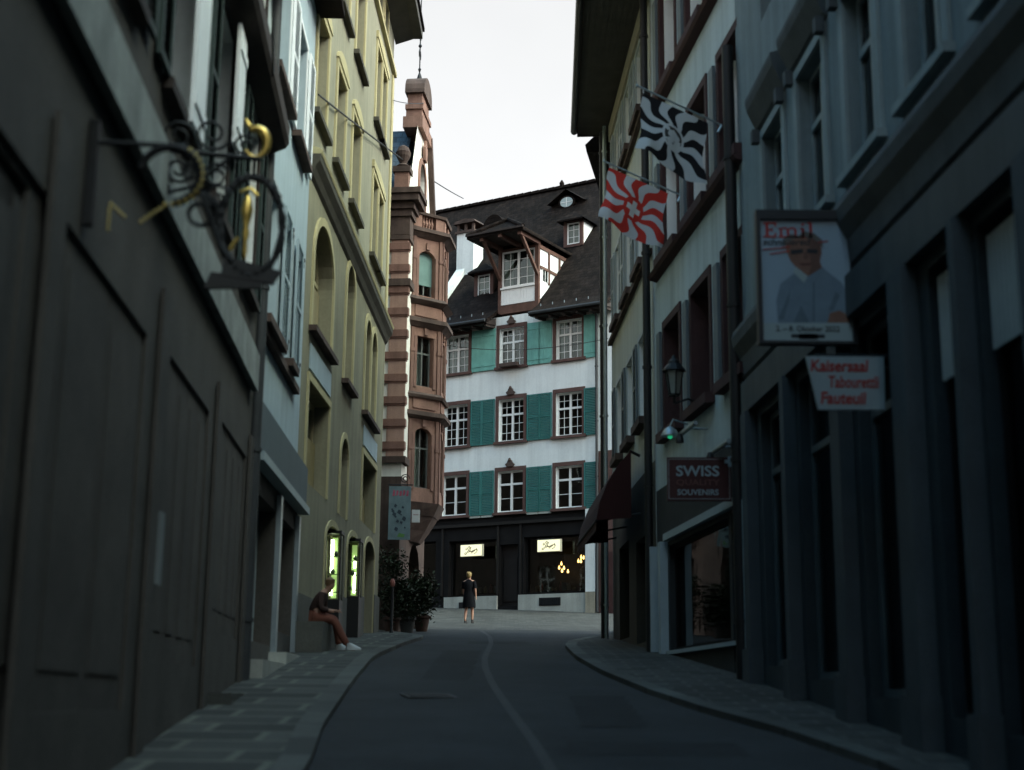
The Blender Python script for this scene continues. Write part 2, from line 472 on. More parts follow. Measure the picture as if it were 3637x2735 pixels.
CH = [(-30, .8), (5, .42), (11.35, .33), (13.1, .22), (15.9, .0), (19, -.22), (22, -.37), (24.2, -.41), (31, -.39), (36, -.5), (46, -1.2)]
strip('drain_channel', drain_stone, lambda y: lerp(CH, y) - .05, lambda y: lerp(CH, y) + .05, -30, 40, .005, .8)
# iron covers set in the road
mc = MB(); mc.box(-.3, .3, -.25, .25, 0, .012); 
for i in range(5): mc.box(-.26, .26, -.2 + i * .09, -.16 + i * .09, .012, .018)
c = mc.build('manhole_cover', mat('cast_iron', (.03, .031, .03), .6, .2, 6), None, zb=0); c.location = (-.95, 17.2, gz(17.2) + .002); c.rotation_euler = (math.atan(.095), 0, .3)
tag(c, 'cast iron cover set flush in the dark roadway', 'manhole cover')

# repaired strips in the roadway: flush sheets of newer asphalt
patch_m = mat('asphalt_patch', (.017, .018, .0185), .9, .25, 1.5, .4, 120)
def patch(x0, x1, y0, y1):
    mb = MB(); n = 6
    for i in range(n):
        a, b = y0 + (y1 - y0) * i / n, y0 + (y1 - y0) * (i + 1) / n
        mb.quad((x0, a, gz(a) + .004), (x1, a, gz(a) + .004), (x1 + .05, b, gz(b) + .004), (x0 + .03, b, gz(b) + .004))
    tag(mb.build('road_patch', patch_m), kind='structure')
patch(-1.2, -.55, 19.5, 27); patch(.7, 1.35, 14.2, 17.5); patch(-.9, .4, 30.5, 32.0); patch(.5, 2.0, 12.2, 13.1)
# ------------------------------------------------------------------ LEFT ROW
# ---- brown house nearest on the left
o = -1
r = FL0.root('row_house', 'dark brown house nearest on the left with a pale fascia band and white shutters', 'house', 'houses lining the street')
zb = ZB[r.name]
ops2 = [(-16.6, -15.4, 6.55, 8.75), (-14.2, -13.0, 6.55, 8.75), (-14.2, -10.4, 6.55, 8.75), (-8.95, -7.75, 6.55, 8.75), (-6.35, -5.2, 6.55, 8.75), (-3.5, -2.4, 6.55, 8.75)]
ops3 = [(a, b, 9.95, 12.2) for a, b, *_ in ops2]
opsg = [(-15.5, -12.6, 0.9, 4.3), (-14.2, -9.0, 1.5, 4.4), (-7.9, -5.4, 1.9, 4.5), (-4.4, -2.0, 2.3, 4.6)]
w1 = MB(o); rv = MB(o)
wall(w1, -40, -1.55, -3, 5.47, opsg, .06); w1.build('shopfront', shop_brown, r)
w2 = MB(o); wall(w2, -40, -1.55, 5.47, 8.8, ops2, .34, rv); w2.build('wall', mat('umber_wall', (.07, .063, .055), .9, .2, 1, .3, 30, dirt=.2), r)
w3 = MB(o); wall(w3, -40, -1.55, 8.8, 14.2, ops3, .34, rv); w3.build('upper_wall', grey_plaster, r)
rv.build('window_reveal', white_plaster, r)
bd = MB(o); bd.box(-40, -1.9, .02, .10, 5.47, 5.95); bd.build('fascia', mat('pale_fascia', (.27, .29, .27), .8, .25, 2.5, dirt=.35), r)
co = MB(o); co.prism([(.0, 8.82), (.28, 8.95), (.32, 9.02), (.32, 9.25), (0, 9.33)], 'x', -40, -1.6); co.build('cornice', wood_dark, r)
for (a, b, c, d) in ops2 + ops3:
    w = window(r, o, a, b, c, d, .34, 1, .66, (0, 1), .07, wood_dark, curtain=0)
    surround(w, o, a, b, c, d, .12, wood_dark, .03, .14, sill=.1)
    if c < 9:
        shutter(w, o, a - .62, a - .14, c, d, mat('bottle_green_paint', (.03, .05, .045), .6, .15, 2), True); shutter(w, o, b + .14, b + .62, c, d, MAT['bottle_green_paint'], True)
panel_m = mat('brown_panel', (.062, .056, .049), .8, .25, 1.5, .2, 20)
for (a, b, c, d) in opsg:
    k = MB(o); n = 4
    for i in range(n):
        x0, x1 = a + (b - a) * i / n, a + (b - a) * (i + 1) / n; k.box(x0, x1 - .02, -.058, -.03, c, d); k.box(x0 + .12, x1 - .14, -.03, -.02, c + .25, d - .2)
    k.build('folding_door', panel_m, r)
for a, b, c, d in ((-8.32, -7.68, 6.5, 8.78), (-5.6, -5.05, 7.42, 8.8), (-11.1, -10.7, 6.5, 8.7)):
    shutter(r, o, a, b, c, d, blue_shutter, False, .1)
k = MB(o); k.box(-8.2, -8.02, .02, .06, 2.5, 3.1); k.build('notice_strip', mat('pale_notice', (.16, .18, .18), .8, .1, 3), r)
pl = MB(o)
for x in (-16.2, -12.1, -8.45, -4.9, -1.75):
    z0 = gz(19.9 + x) - .2; pl.box(x - .16, x + .16, .015, .05, z0, 4.9)
pl.build('pilaster', mat('umber_pilaster', (.068, .062, .054), .85, .2, 2, .2, 30), r)
shell(r, o, -40, -1.55, -4, 14.2, 6, shop_brown); floors(r, o, -40, -1.55, (5.0, 9.3))
rf = MB(o); rf.prism([(.5, 11.5), (.5, 14.22), (-3.2, 14.2), (-6, 12.2), (-6, 11.5)], 'x', -40, -1.55); rf.build('roof', roof_tile, r)
st = MB(o); st.box(-4.6, -1.6, .0, .28, gz(15) - .3, gz(18.4) - .1); st.build('doorstep', kerb_stone, r)

# ---- pale blue house
r = FL1.root('row_house', 'pale blue plastered house with white shutters and a teal shop fascia', 'house', 'houses lining the street')
s0, s1 = -1.42, 4.36
up = [(-.95, .72, 10.5, 12.6), (1.62, 3.0, 10.5, 12.6)]
lo = [(-.92, .62, 6.76, 8.95), (1.72, 2.22, 6.76, 8.95)]
sh = [(-.9, 1.5, 2.35, 4.35), (1.75, 3.9, 2.6, 4.35)]
w1 = MB(o); wall(w1, s0, s1, 5.5, 14.0, up + lo + [(-.9, .6, 13.4, 14.0), (1.6, 3.0, 13.4, 14)], .22); w1.build('wall', blue_plaster, r)
w2 = MB(o); wall(w2, s0, s1, 1, 5.5, sh, .25, None, .02); w2.build('shopfront', shop_brown, r)
fs = MB(o); fs.box(s0, s1, .035, .16, 4.78, 5.46); fs.build('fascia', shop_teal, r)
f2 = MB(o); f2.box(s0, s1, .035, .22, 4.66, 4.78); f2.build('fascia_strip', mat('pale_trim', (.30, .36, .37), .6, .1, 3), r)
for (a, b, c, d) in up:
    w = window(r, o, a, b, c, d, .2, 2 if b - a > 1.5 else 1, .66, (0, 1), .07, white_paint, curtain=1)
    surround(w, o, a, b, c, d, .09, blue_shutter, .02, .09, sill=.1, sill_m=sand_dark, sill_out=.16)
    shutter(w, o, b + .1, b + .1 + (.74 if b > 1 else .72), c + .03, d, blue_shutter, True)
    if a < 0: shutter(w, o, a - .46, a - .1, c + .03, d, blue_shutter, True)
for i, (a, b, c, d) in enumerate(lo):
    w = window(r, o, a, b, c, d, .2, 1 if i == 0 else 0, .66, (0, 1), .07, white_paint)
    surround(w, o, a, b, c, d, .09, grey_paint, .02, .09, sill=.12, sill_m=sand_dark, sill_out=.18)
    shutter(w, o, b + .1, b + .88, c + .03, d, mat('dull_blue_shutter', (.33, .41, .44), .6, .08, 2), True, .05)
    hk = MB(o)
    for z in (c + .12, d - .25): hk.box(b + .93, b + .96, .0, .09, z, z + .12); hk.box(b + .9, b + .99, .07, .1, z + .12, z + .16)
    hk.build('shutter_hook', black_paint, w)
lg = MB(o); lg.box(s0 + .2, 3.2, .002, .10, 6.52, 6.63); lg.build('string_course', sand_dark, r)
for (a, b, c, d) in sh: window(r, o, a, b, c, d, .25, 2, 0, (0, 0), .07, grey_paint, name='shop_window', out=.02)
for x in (s0 + .25, 1.62, 4.1):
    q = MB(o); q.box(x - .1, x + .1, .025, .1, 1.5, 4.6); q.build('shop_post', steel if x > 0 else shop_black, r)
stp = MB(o); stp.box(-1.2, 3.9, .03, .3, 1.2, gz(20.6) + .13); stp.box(1.3, 3.9, .03, .3, 1.2, gz(22.5) + .12); stp.build('doorstep', plinth, r)
shell(r, o, s0, s1, 1, 14, 6, blue_plaster); floors(r, o, s0, s1, (5.9, 9.6))
rf = MB(o); rf.prism([(.5, 13.9), (.5, 14.02), (-3.2, 17.6), (-6, 14.6), (-6, 13.9)], 'x', s0, s1); rf.build('roof', roof_tile, r)
x, y = FL1.xy(s0 - .1, .1); downpipe(x, y, gz(y), 13.8, 'black downpipe between the brown house and the pale blue house', .085, None, zinc)

# ---- cream house
dark_sill = mat('shaded_sill', (.065, .06, .045), .9, .2, 2, .2, 30)  # shade under the sills and string course is put into this dark colour
r = FL2.root('row_house', 'cream stone house with arched first floor windows and ochre trim', 'house', 'houses lining the street')
s0, s1 = -1.5, 10.9
rowA = [(-1.25, -.05, 12.05, 14.1), (1.2, 2.4, 12.05, 14.1), (3.55, 4.85, 12.05, 14.1), (7.25, 8.2, 12.05, 14.1), (8.45, 9.4, 12.05, 14.1)]
rowB = [(a, b, 15.5, 17.5) for a, b, *_ in rowA]
att = [(a + .1, b - .1, 18.75, 19.45) for a, b, *_ in rowA]
rowF = [(-.72, 1.62, 8.12, 10.35, .85), (3.5, 4.7, 8.1, 10.75, .55), (6.8, 7.75, 8.1, 10.4, .48), (8.0, 8.95, 8.1, 10.4, .48)]
mez = [(-.75, 1.75, 5.35, 7.15), (3.5, 4.6, 5.3, 6.95, .5), (7.0, 9.6, 5.6, 7.15)]
gf = [(1.9, 3.85, 2.35, 4.95, .35), (4.95, 6.9, 2.6, 5.1, .35), (7.9, 9.8, 2.9, 5.3, .35)]
w1 = MB(o); wall(w1, s0, s1, 11.0, 19.6, rowA + rowB + att, .24, None); w1.build('wall', cream_wall, r)
w2 = MB(o); wall(w2, s0, s1, 1.5, 11.0, rowF + mez + gf, .3); w2.build('lower_wall', mat('drab_stone', (.24, .225, .15), .9, .14, .9, .3, 30, dirt=.25), r)
sc = MB(o); sc.prism([(0, 11.14), (.2, 11.14), (.22, 11.2), (.15, 11.25), (0, 11.3)], 'x', s0, s1 + .05); sc.build('string_course', cream_trim, r)
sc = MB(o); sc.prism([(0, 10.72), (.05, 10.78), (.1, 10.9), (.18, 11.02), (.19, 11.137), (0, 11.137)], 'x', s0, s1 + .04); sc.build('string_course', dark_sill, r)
sc = MB(o); sc.prism([(0, 18.28), (.1, 18.3), (.1, 18.42), (0, 18.46)], 'x', s0, s1 + .02); sc.build('upper_string_course', cream_trim, r)
for row, rr in ((rowA, 1), (rowB, 0)):
    for i, (a, b, c, d) in enumerate(row):
        w = window(r, o, a, b, c, d, .22, 1 if i < 3 else 0, .68, (0, 0), .06, mat('tan_frame', (.42, .37, .22), .6, .1, 3), blind=(.88, .8, .9, .85, .85)[i], curtain=0)
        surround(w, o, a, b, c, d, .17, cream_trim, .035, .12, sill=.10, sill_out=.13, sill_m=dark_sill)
        k = MB(o)
        if i < 3:   # segmental hood over the lintel
            P = arch_pts(a - .2, b + .2, d + .42, .3, 8); k.prism([(a - .2, d + .12)] + P + [(b + .2, d + .12)], 'y', .0, .06)
        elif i == 3: k.prism([(a - .2, d + .125), (row[4][1] + .2, d + .125), (row[4][1] + .2, d + .3), ((a + row[4][1]) / 2, d + .42), (a - .2, d + .3)], 'y', .0, .06)
        if i < 4: k.build('hood', cream_trim, w)
for (a, b, c, d) in att:
    w = window(r, o, a, b, c, d, .22, 0, 0, (0, 0), .05, MAT['tan_frame']); surround(w, o, a, b, c, d, .1, cream_trim, .03, .1)
for i, (a, b, c, d, rise) in enumerate(rowF):
    w = window(r, o, a, b, c, d, .28, 2 if i == 0 else (1 if i == 1 else 0), .62, (0, 0), .07, MAT['tan_frame'], blind=.0 or None, rise=rise)
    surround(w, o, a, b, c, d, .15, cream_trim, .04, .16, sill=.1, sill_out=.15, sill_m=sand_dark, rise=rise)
    bl = MB(o); bl.box(a + .02, b - .02, -.25, -.27, c, d - rise * 1.15); bl.build('blind', blind_m, w)
for i, (a, b, c, d, *rs) in enumerate(mez):
    rise = rs[0] if rs else 0
    w = window(r, o, a, b, c, d, .28, 1 if not rise else 0, 0, (0, 0), .07, MAT['tan_frame'], rise=rise)
    surround(w, o, a, b, c, d, .12, cream_trim, .035, .13, rise=rise)
    if i != 1:
        bl = MB(o); bl.box(a, b, -.24, -.26, c, d - .75); bl.build('blind', mat('tan_blind', (.26, .21, .10), .9, .12, 3), w)
        pn = MB(o); pn.box(a, b, .005, .03, 7.36, 7.82); pn.build('apron_panel', blue_plaster, r)
gl_i = 0
fluo = mat('tube_light', (.8, .9, .6), .5, .0, 1, emit=(.86, 1., .62), estr=4.)
glow_panel = mat('lit_green_panel', (.2, .3, .12), .5, .2, 6, emit=(.35, .55, .16), estr=.22)
for i, (a, b, c, d, rise) in enumerate(gf):
    w = window(r, o, a, b, c, d, .34, 1, 0, (0, 0), .06, shop_black, rise=rise, name='shop_window')
    surround(w, o, a, b, c, d, .1, cream_trim, .03, .12, rise=rise)
pn = MB(o); pn.box(s0, 1.88, .004, .07, 1.6, 3.35); pn.box(s0, .9, .072, .55, 1.6, gz(25) + .5); pn.build('plinth', mat('dark_plinth', (.10, .10, .085), .85, .2, 1.5, .3, 30), r)
for (a, b) in ((3.87, 4.93), (6.95, 7.85), (9.85, s1)):
    pn = MB(o); pn.box(a, b, .004, .05, 1.6, gz(25.5 + a) + 1.0); pn.build('plinth', MAT['dark_plinth'], r)
shell(r, o, s0, s1, 1.5, 19.6, 7, cream_wall); floors(r, o, s0, s1, (5.15, 7.9, 11.4, 14.9))
ev = MB(o); ev.prism([(0, 19.45), (.5, 19.62), (.75, 19.62), (.75, 19.85), (0, 19.9)], 'x', s0, s1 + .35); ev.build('eaves', soffit_wood, r)
rf = MB(o); rf.prism([(.8, 19.86), (.8, 19.96), (-3.5, 23.4), (-7, 20.2), (-7, 19.86)], 'x', s0, s1 + .4); rf.build('roof', roof_tile, r)
qn = MB(o); qn.box(s1 - .35, s1 + .02, .005, .035, 11.3, 18.25); qn.build('corner_strip', cream_trim, r)
# lit showcases standing inside the shop windows
for i, (s, z0, z1, lab) in enumerate(((3.3, 3.58, 4.85, 'lit glass showcase in the nearer arched shop window of the cream house'), (6.3, 3.85, 5.02, 'lit glass showcase in the farther arched shop window of the cream house'))):
    x, y = FL2.xy(s, -.36)
    t = thing('showcase', lab, 'showcase', (x, y, z0 - .2), FL2.rz, 'lit showcases'); ZB[t.name] = z0 - .2
    k = MB(o); k.box(-.15, .3, .18, .5, (2.36, 2.61)[i], z0 - .05); k.box(-.15, .3, .18, .5, z1, z1 + .06)
    for xx in (-.15, .27):
        for yy in (.18, .47): k.box(xx, xx + .03, yy, yy + .03, z0 - .05, z1)
    k.build('case_frame', black_paint, t)
    k = MB(o); k.box(.2, .23, .27, .38, z0, z1 - .05); k.build('back_panel', glow_panel, t)
    k = MB(o)
    if i == 0: k.box(.10, .14, .26, .31, z0 + .5, z1 - .1); k.box(.10, .14, .26, .31, z0 + .05, z0 + .3)
    else: k.box(.10, .14, .33, .37, z0 + .6, z1 - .3); k.box(.10, .14, .33, .37, z0 + .05, z0 + .5)
    k.build('light_tube', fluo, t)
    k = MB(o)
    for q in range(3):
        zq = z0 + .1 + q * (z1 - z0 - .2) / 3; k.box(-.02, .12, .22, .45, zq, zq + .012)
        k.lathe((.04, .27 + .05 * (q % 3)), [(.03, zq + .012), (.05, zq + .06), (.02, zq + .12)], 8)
    k.build('shelf', mat('showcase_goods', (.1, .14, .06), .5, .5, 9), t)

# ---- sandstone gabled house with oriel
r = FL3.root('gabled_house', 'red sandstone gabled house with a polygonal oriel and a finial on its gable', 'house', 'houses lining the street')
zb = ZB[r.name]
D3 = 4.0
zg = 2.8
w1 = MB(o)
# street facade, opening for oriel base hidden, ground floor arch
wall(w1, 0, D3, 7.5, 15.0, [], .2)
# gable sheet
gops = [(1.55, 2.55, 15.35, 17.25, .5)]
P = arch_pts(*gops[0][:2], gops[0][3], gops[0][4], 10)
outer = [(.0, 15.0), (.0, 15.7), (1.25, 18.4), (2.05, 19.2), (2.85, 18.4), (4.0, 15.7), (4.0, 15.0)]
a, b, c, d, rs = gops[0]
m = len(P) // 2
w1.quad(*[(x, 0, z) for x, z in [(0, 15.0), (a, 15.0)] + [(a, c), (a, d - rs)] + P[1:m + 1] + [(2.05, 19.2), (1.25, 18.4), (0, 15.7)]])
w1.quad(*[(x, 0, z) for x, z in [(4.0, 15.0), (b, 15.0)] + [(b, c), (b, d - rs)] + list(reversed(P))[1:m + 1] + [(2.05, 19.2), (2.85, 18.4), (4.0, 15.7)]])
w1.quad((a, 0, 15.0), (b, 0, 15.0), (b, 0, c), (a, 0, c))
for p, q in zip(P, P[1:]): w1.quad((p[0], 0, p[1]), (q[0], 0, q[1]), (q[0], -.3, q[1]), (p[0], -.3, p[1]))
w1.quad((a, 0, c), (a, -.3, c), (a, -.3, d - rs), (a, 0, d - rs)); w1.quad((b, 0, c), (b, -.3, c), (b, -.3, d - rs), (b, 0, d - rs))
# south side wall (at s=0, facing the viewer)
w1.quad((0, 0, 7.5), (0, -6, 7.5), (0, -6, 15.7), (0, 0, 15.7)); w1.quad((D3, 0, zg), (D3, -6, zg), (D3, -6, 15.7), (D3, 0, 15.7))
w1.build('wall', mat('ivory_plaster', (.80, .78, .70), .9, .06, .6, .2, 40, dirt=.18), r)
w = window(r, o, a, b, c, d, .28, 1, 0, (0, 0), .06, wood_dark, rise=rs)
surround(w, o, a, b, c, d, .16, sandstone, .05, .18, sill=.12, rise=rs)
kx = MB(o); kx.prism([(1.9, d + .1), (2.2, d + .1), (2.26, d + .5), (2.12, d + .62), (2.05, d + .78), (1.98, d + .62), (1.84, d + .5)], 'y', .05, .13); kx.build('keystone', sandstone, w)
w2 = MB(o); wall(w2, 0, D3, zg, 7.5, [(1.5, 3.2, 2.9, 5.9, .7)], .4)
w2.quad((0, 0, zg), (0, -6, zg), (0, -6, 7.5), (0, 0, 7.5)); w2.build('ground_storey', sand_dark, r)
window(r, o, 1.5, 3.2, 2.9, 5.9, .38, 1, .7, (0, 0), .08, wood_dark, rise=.7, name='shop_window')
cop = MB(o)
for P2 in ([(4.12, 15.62), (2.9, 18.45), (2.72, 18.36), (3.9, 15.62)],):
    cop.prism(P2, 'y', -.3, .16)
cop.build('gable_coping', sand_dark, r)
# quoined corner pier; bands stick out
qp = MB(o)
qp.box(-.045, .04, -.44, .045, 8.05, 14.9)
qp.build('corner_pier', mat('pale_sandstone', (.37, .23, .18), .9, .16, 1.6, .4, 25, dirt=.3), r)
qb = MB(o); z = 8.25
while z < 14.1:
    qb.prism([(-.6, z), (-.6, z + .2), (.085, z + .2), (.085, z)], 'x', -.09, .12); qb.prism([(-.565, z - .05), (-.565, z - .003), (.065, z - .003), (.065, z - .05)], 'x', -.065, .09); z += .63
qb.build('quoin_band', mat('sandstone_band', (.21, .115, .09), .9, .18, 1.6, .4, 25, dirt=.35), r)
# string courses round the corner
for z0, t_, ou in ((12.86, .2, .13), (14.22, .12, .09), (7.86, .18, .12)):
    q = MB(o); q.prism([(-6, z0), (-6, z0 + t_), (ou, z0 + t_), (ou, z0)], 'x', -ou, .02); q.prism([(-.02, z0), (-.02, z0 + t_), (ou, z0 + t_), (ou, z0)], 'x', .022, .55); q.build('string_course', sand_dark, r)
ent = MB(o)
for z0, z1, e in ((14.36, 14.9, .07), (14.9, 15.1, .13), (15.1, 15.3, .2), (15.3, 15.5, .34), (15.5, 15.66, .4)):
    ent.box(-e, .42 + e, -1.6, e, z0, z1 - .002)
ent.build('cornice', sand_dark, r)
ped = MB(o); ped.box(-.02, .36, -.42, -.02, 15.662, 16.25); ped.build('pedestal', sandstone, r)
ped = MB(o); ped.box(-.07, .41, -.47, .03, 16.25, 16.42); ped.lathe((.17, -.22), [(.16, 16.42), (.2, 16.48), (.1, 16.56), (.12, 16.62), (.2, 16.78), (.22, 16.9), (.15, 17.05), (.05, 17.12)], 14); ped.build('urn', sand_dark, r)
# slate roof behind the gable
rf = MB(o); rf.quad((0.02, -.31, 15.66), (2.05, -.31, 18.36), (2.05, -6, 18.36), (0.02, -6, 15.66)); rf.quad((4.0, -.31, 15.66), (2.05, -.31, 18.36), (2.05, -6, 18.36), (4.0, -6, 15.66))
rf.build('roof', mat('blue_slate_roof', (.07, .095, .12), .6, .3, 2, .8, 30, brick=(.3, .22, .015, 'YZ', .5)), r)
# aedicule and finial on the gable top
ae = MB(o)
for x0, x1, y0, y1, z0, z1 in ((1.15, 2.95, -.45, .14, 18.1, 18.45), (1.35, 2.75, -.4, .08, 18.45, 18.75), (1.3, 2.8, -.42, .12, 18.75, 18.9), (1.45, 2.65, -.38, .06, 18.9, 19.3)):
    ae.box(x0, x1, y0, y1, z0, z1 - .002)
ae.build('aedicule', sandstone, r)
ae = MB(o); ae.box(1.35, 2.75, -.45, .14, 19.3, 19.42); ae.prism([(1.35, 19.42)] + [(2.05 - .7 * cos(pi * i / 10), 19.42 + .55 * sin(pi * i / 10)) for i in range(11)] + [(2.75, 19.42)], 'y', -.45, .14); ae.build('aedicule_cap', sand_dark, r)
fi = MB(o); fi.lathe((2.05, -.15), [(.1, 19.9), (.07, 20.1), (.02, 20.25), (.05, 20.35), (.02, 20.4), (.018, 22.6), (.006, 22.9)], 8)
for sg in (-1, 1):
    fi.tube([(2.05, -.15, 20.75), (2.05 + sg * .12, -.15, 20.72), (2.05 + sg * .16, -.15, 20.86), (2.05 + sg * .08, -.15, 20.98)], .014, 6)
    fi.tube([(2.05, -.15, 21.25), (2.05 + sg * .1, -.15, 21.38), (2.05 + sg * .2, -.15, 21.42)], .014, 6); fi.tube([(2.05, -.15, 21.3), (2.05 + sg * .07, -.15, 21.5), (2.05 + sg * .15, -.15, 21.58)], .014, 6)
fi.lathe((2.05, -.15), [(.02, 21.05), (.06, 21.12), (.02, 21.19)], 8)
fi.build('finial', iron, r)
# oriel: half octagon in plan
A_ = (.82, 0.); ang = 45
ABL = 1.06
def dirv(deg): return (cos(R(deg)), sin(R(deg)))
B_ = (A_[0] + ABL * dirv(45)[0], ABL * dirv(45)[1]); C_ = (B_[0] + .95, B_[1]); D_ = (C_[0] + ABL * dirv(-45)[0], 0.)
def poly(e):  # offset the plan outward by e
    k = e * math.tan(R(22.5))
    return [(A_[0] - e / sin(R(45)) , -.1) if False else (A_[0] - e * 1.0, 0.), (B_[0] - k, B_[1] + e), (C_[0] + k, C_[1] + e), (D_[0] + e * 1.0, 0.)]
def ring(mb, e0, z0, e1, z1):
    p, q = poly(e0), poly(e1)
    for i in range(3): mb.quad((*p[i], z0), (*p[i + 1], z0), (*q[i + 1], z1), (*q[i], z1))
    return p, q
def slab(mb, e, z0, z1, e1=None):
    p, q = ring(mb, e, z0, e1 if e1 is not None else e, z1)
    mb.quad(*[(*a, z0) for a in p]); mb.quad(*[(*a, z1) for a in q])
orl = MB(o); owin = []
FACES = [(A_, B_), (B_, C_), (C_, D_)]
STG = [(8.45, 9.45, None), ]
def face_xf(p, q):
    L = math.hypot(q[0] - p[0], q[1] - p[1]); d = ((q[0] - p[0]) / L, (q[1] - p[1]) / L); n = (-d[1], d[0])
    return L, d, n
oriel = r
stages = [(6.95, 9.3, 7.35, 9.05, .32), (10.02, 11.95, 10.25, 11.7, 0.), (12.75, 14.7, 12.9, 14.25, .32)]
bmat = sandstone
class FaceMB(MB):
    """builder whose x,out,z live on one face of the oriel"""
    def __init__(s, p, q): super().__init__(1); s.p = p; s.L, s.d, s.n = face_xf(p, q)
    def build(s, name, m, parent):
        s.v = [(s.p[0] + x * s.d[0] + y * s.n[0], -(s.p[1] + x * s.d[1] + y * s.n[1]), z) for x, y, z in s.v]
        return super().build(name, m, parent)
for (p, q) in FACES:
    L = face_xf(p, q)[0]
    ww = .54 if L > 1.0 else .44
    for si, (z0, z1, wz0, wz1, rise) in enumerate(stages):
        a, b = L / 2 - ww / 2 - .02, L / 2 + ww / 2
        fb = FaceMB(p, q); wall(fb, 0, L, z0, z1, [(a, b, wz0, wz1, rise * .6)], .2); fb.build('oriel_wall', sandstone, r)
        g = FaceMB(p, q); g.box(a - .01, b + .01, -.2, -.21, wz0, wz1); gw = g.build('oriel_window', GLASS, r)
        f = FaceMB(p, q); f.box(a, a + .04, -.15, -.195, wz0, wz1); f.box(b - .04, b, -.15, -.195, wz0, wz1); f.box((a + b) / 2 - .02, (a + b) / 2 + .02, -.15, -.194, wz0, wz1)
        f.box(a + .04, b - .04, -.15, -.193, wz0, wz0 + .05); f.box(a + .04, b - .04, -.15, -.193, wz0 + (wz1 - wz0) * .66, wz0 + (wz1 - wz0) * .66 + .05); f.build('frame', mat('oriel_frame', (.12, .13, .12), .6, .1, 3), gw)
        if si == 2:
            bl = FaceMB(p, q); bl.box(a + .01, b - .01, -.135, -.147, wz0 + .35, wz1 - .02); bl.build('blind', mat('teal_blind', (.13, .22, .20), .8, .1, 4), gw)
        pi_ = FaceMB(p, q)
        for x0, x1 in ((.02, .12), (L - .12, L - .02)): pi_.box(x0, x1, .002, .04, z0, z1 - .02); pi_.box(x0 - .015, x1 + .015, .002, .06, z0 + (z1 - z0) * .62, z0 + (z1 - z0) * .62 + .1)
        pi_.box(a - .1, a - .01, .002, .03, wz0 - .05, wz1 - rise * .5); pi_.box(b + .01, b + .1, .002, .03, wz0 - .05, wz1 - rise * .5); pi_.box(L / 2 - .06, L / 2 + .06, .002, .05, wz1 + .04, wz1 + .24); pi_.build('oriel_pilaster', mat('sandstone_trim', (.19, .108, .084), .9, .16, 2, .4, 25, dirt=.3), r)
    for z0, z1 in ((9.52, 9.98), (12.2, 12.68)):
        fb = FaceMB(p, q); fb.box(0, L, -.1, 0, z0, z1); fb.box(.14, L - .14, .0, .03, z0 + .08, z1 - .08); fb.build('oriel_panel', sandstone, r)
om = MB(o)
for z0, e0, z1, e1 in ((9.3, .02, 9.38, .16), (9.38, .18, 9.5, .18), (9.98, .12, 10.06, .05), (9.9, .1, 9.98, .14), (11.95, .03, 12.08, .18), (12.08, .2, 12.2, .2), (12.62, .04, 12.74, .2), (12.74, .2, 12.84, .12), (14.62, .03, 14.76, .2), (14.76, .24, 14.86, .24), (14.86, .1, 14.92, .1), (15.3, .1, 15.38, .12)):
    slab(om, e0, z0, z1, e1)
slab(om, -.1, 6.6, 6.95, .06); slab(om, -.35, 6.2, 6.6, -.12); slab(om, -.55, 5.9, 6.2, -.35)
om.build('oriel_cornice', sand_dark, r)
# balcony parapet with balusters
for (p, q) in FACES:
    L = face_xf(p, q)[0]
    fb = FaceMB(p, q)
    for x0, x1 in ((0, .28), (L - .28, L)): fb.box(x0, x1, -.12, .05, 14.92, 15.3)
    for k in range(4):
        x = .33 + (L - .66) * (k + .5) / 4; fb.lathe((x, -.03), [(.04, 14.92), (.025, 14.98), (.05, 15.08), (.025, 15.2), (.045, 15.3)], 8)
    fb.build('balustrade', sandstone, r)
top = MB(o); top.quad(*[(*a, 14.925) for a in poly(0)]); top.build('balcony_floor', sand_dark, r)

# ---- unseen house added round the corner to block sky light on the white house
FL4 = Fac((-2.75, 42.9), -58.7, 1)
r = FL4.root('row_house', 'plain dark house behind the sandstone gable, unseen and added to block sky light', 'house', 'houses lining the street')
o = -1
FL4.o = -1
ops = [(a, a + 1.1, z, z + 1.7) for a in (1.2, 3.6, 6, 8.4, 10.8) for z in (6.5, 9.6, 12.4)]
w1 = MB(-1)
FLo = 1
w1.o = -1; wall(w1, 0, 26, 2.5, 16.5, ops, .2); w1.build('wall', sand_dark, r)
for a, b, c, d in ops: window(r, -1, a, b, c, d, .18, 1, .66)
shell(r, -1, 0, 26, 2.5, 16.5, 6, sand_dark)
rf = MB(-1); rf.prism([(.5, 16.4), (.5, 16.5), (-3, 19.5), (-6, 16.8), (-6, 16.4)], 'x', 0, 26); rf.build('roof', roof_tile, r)
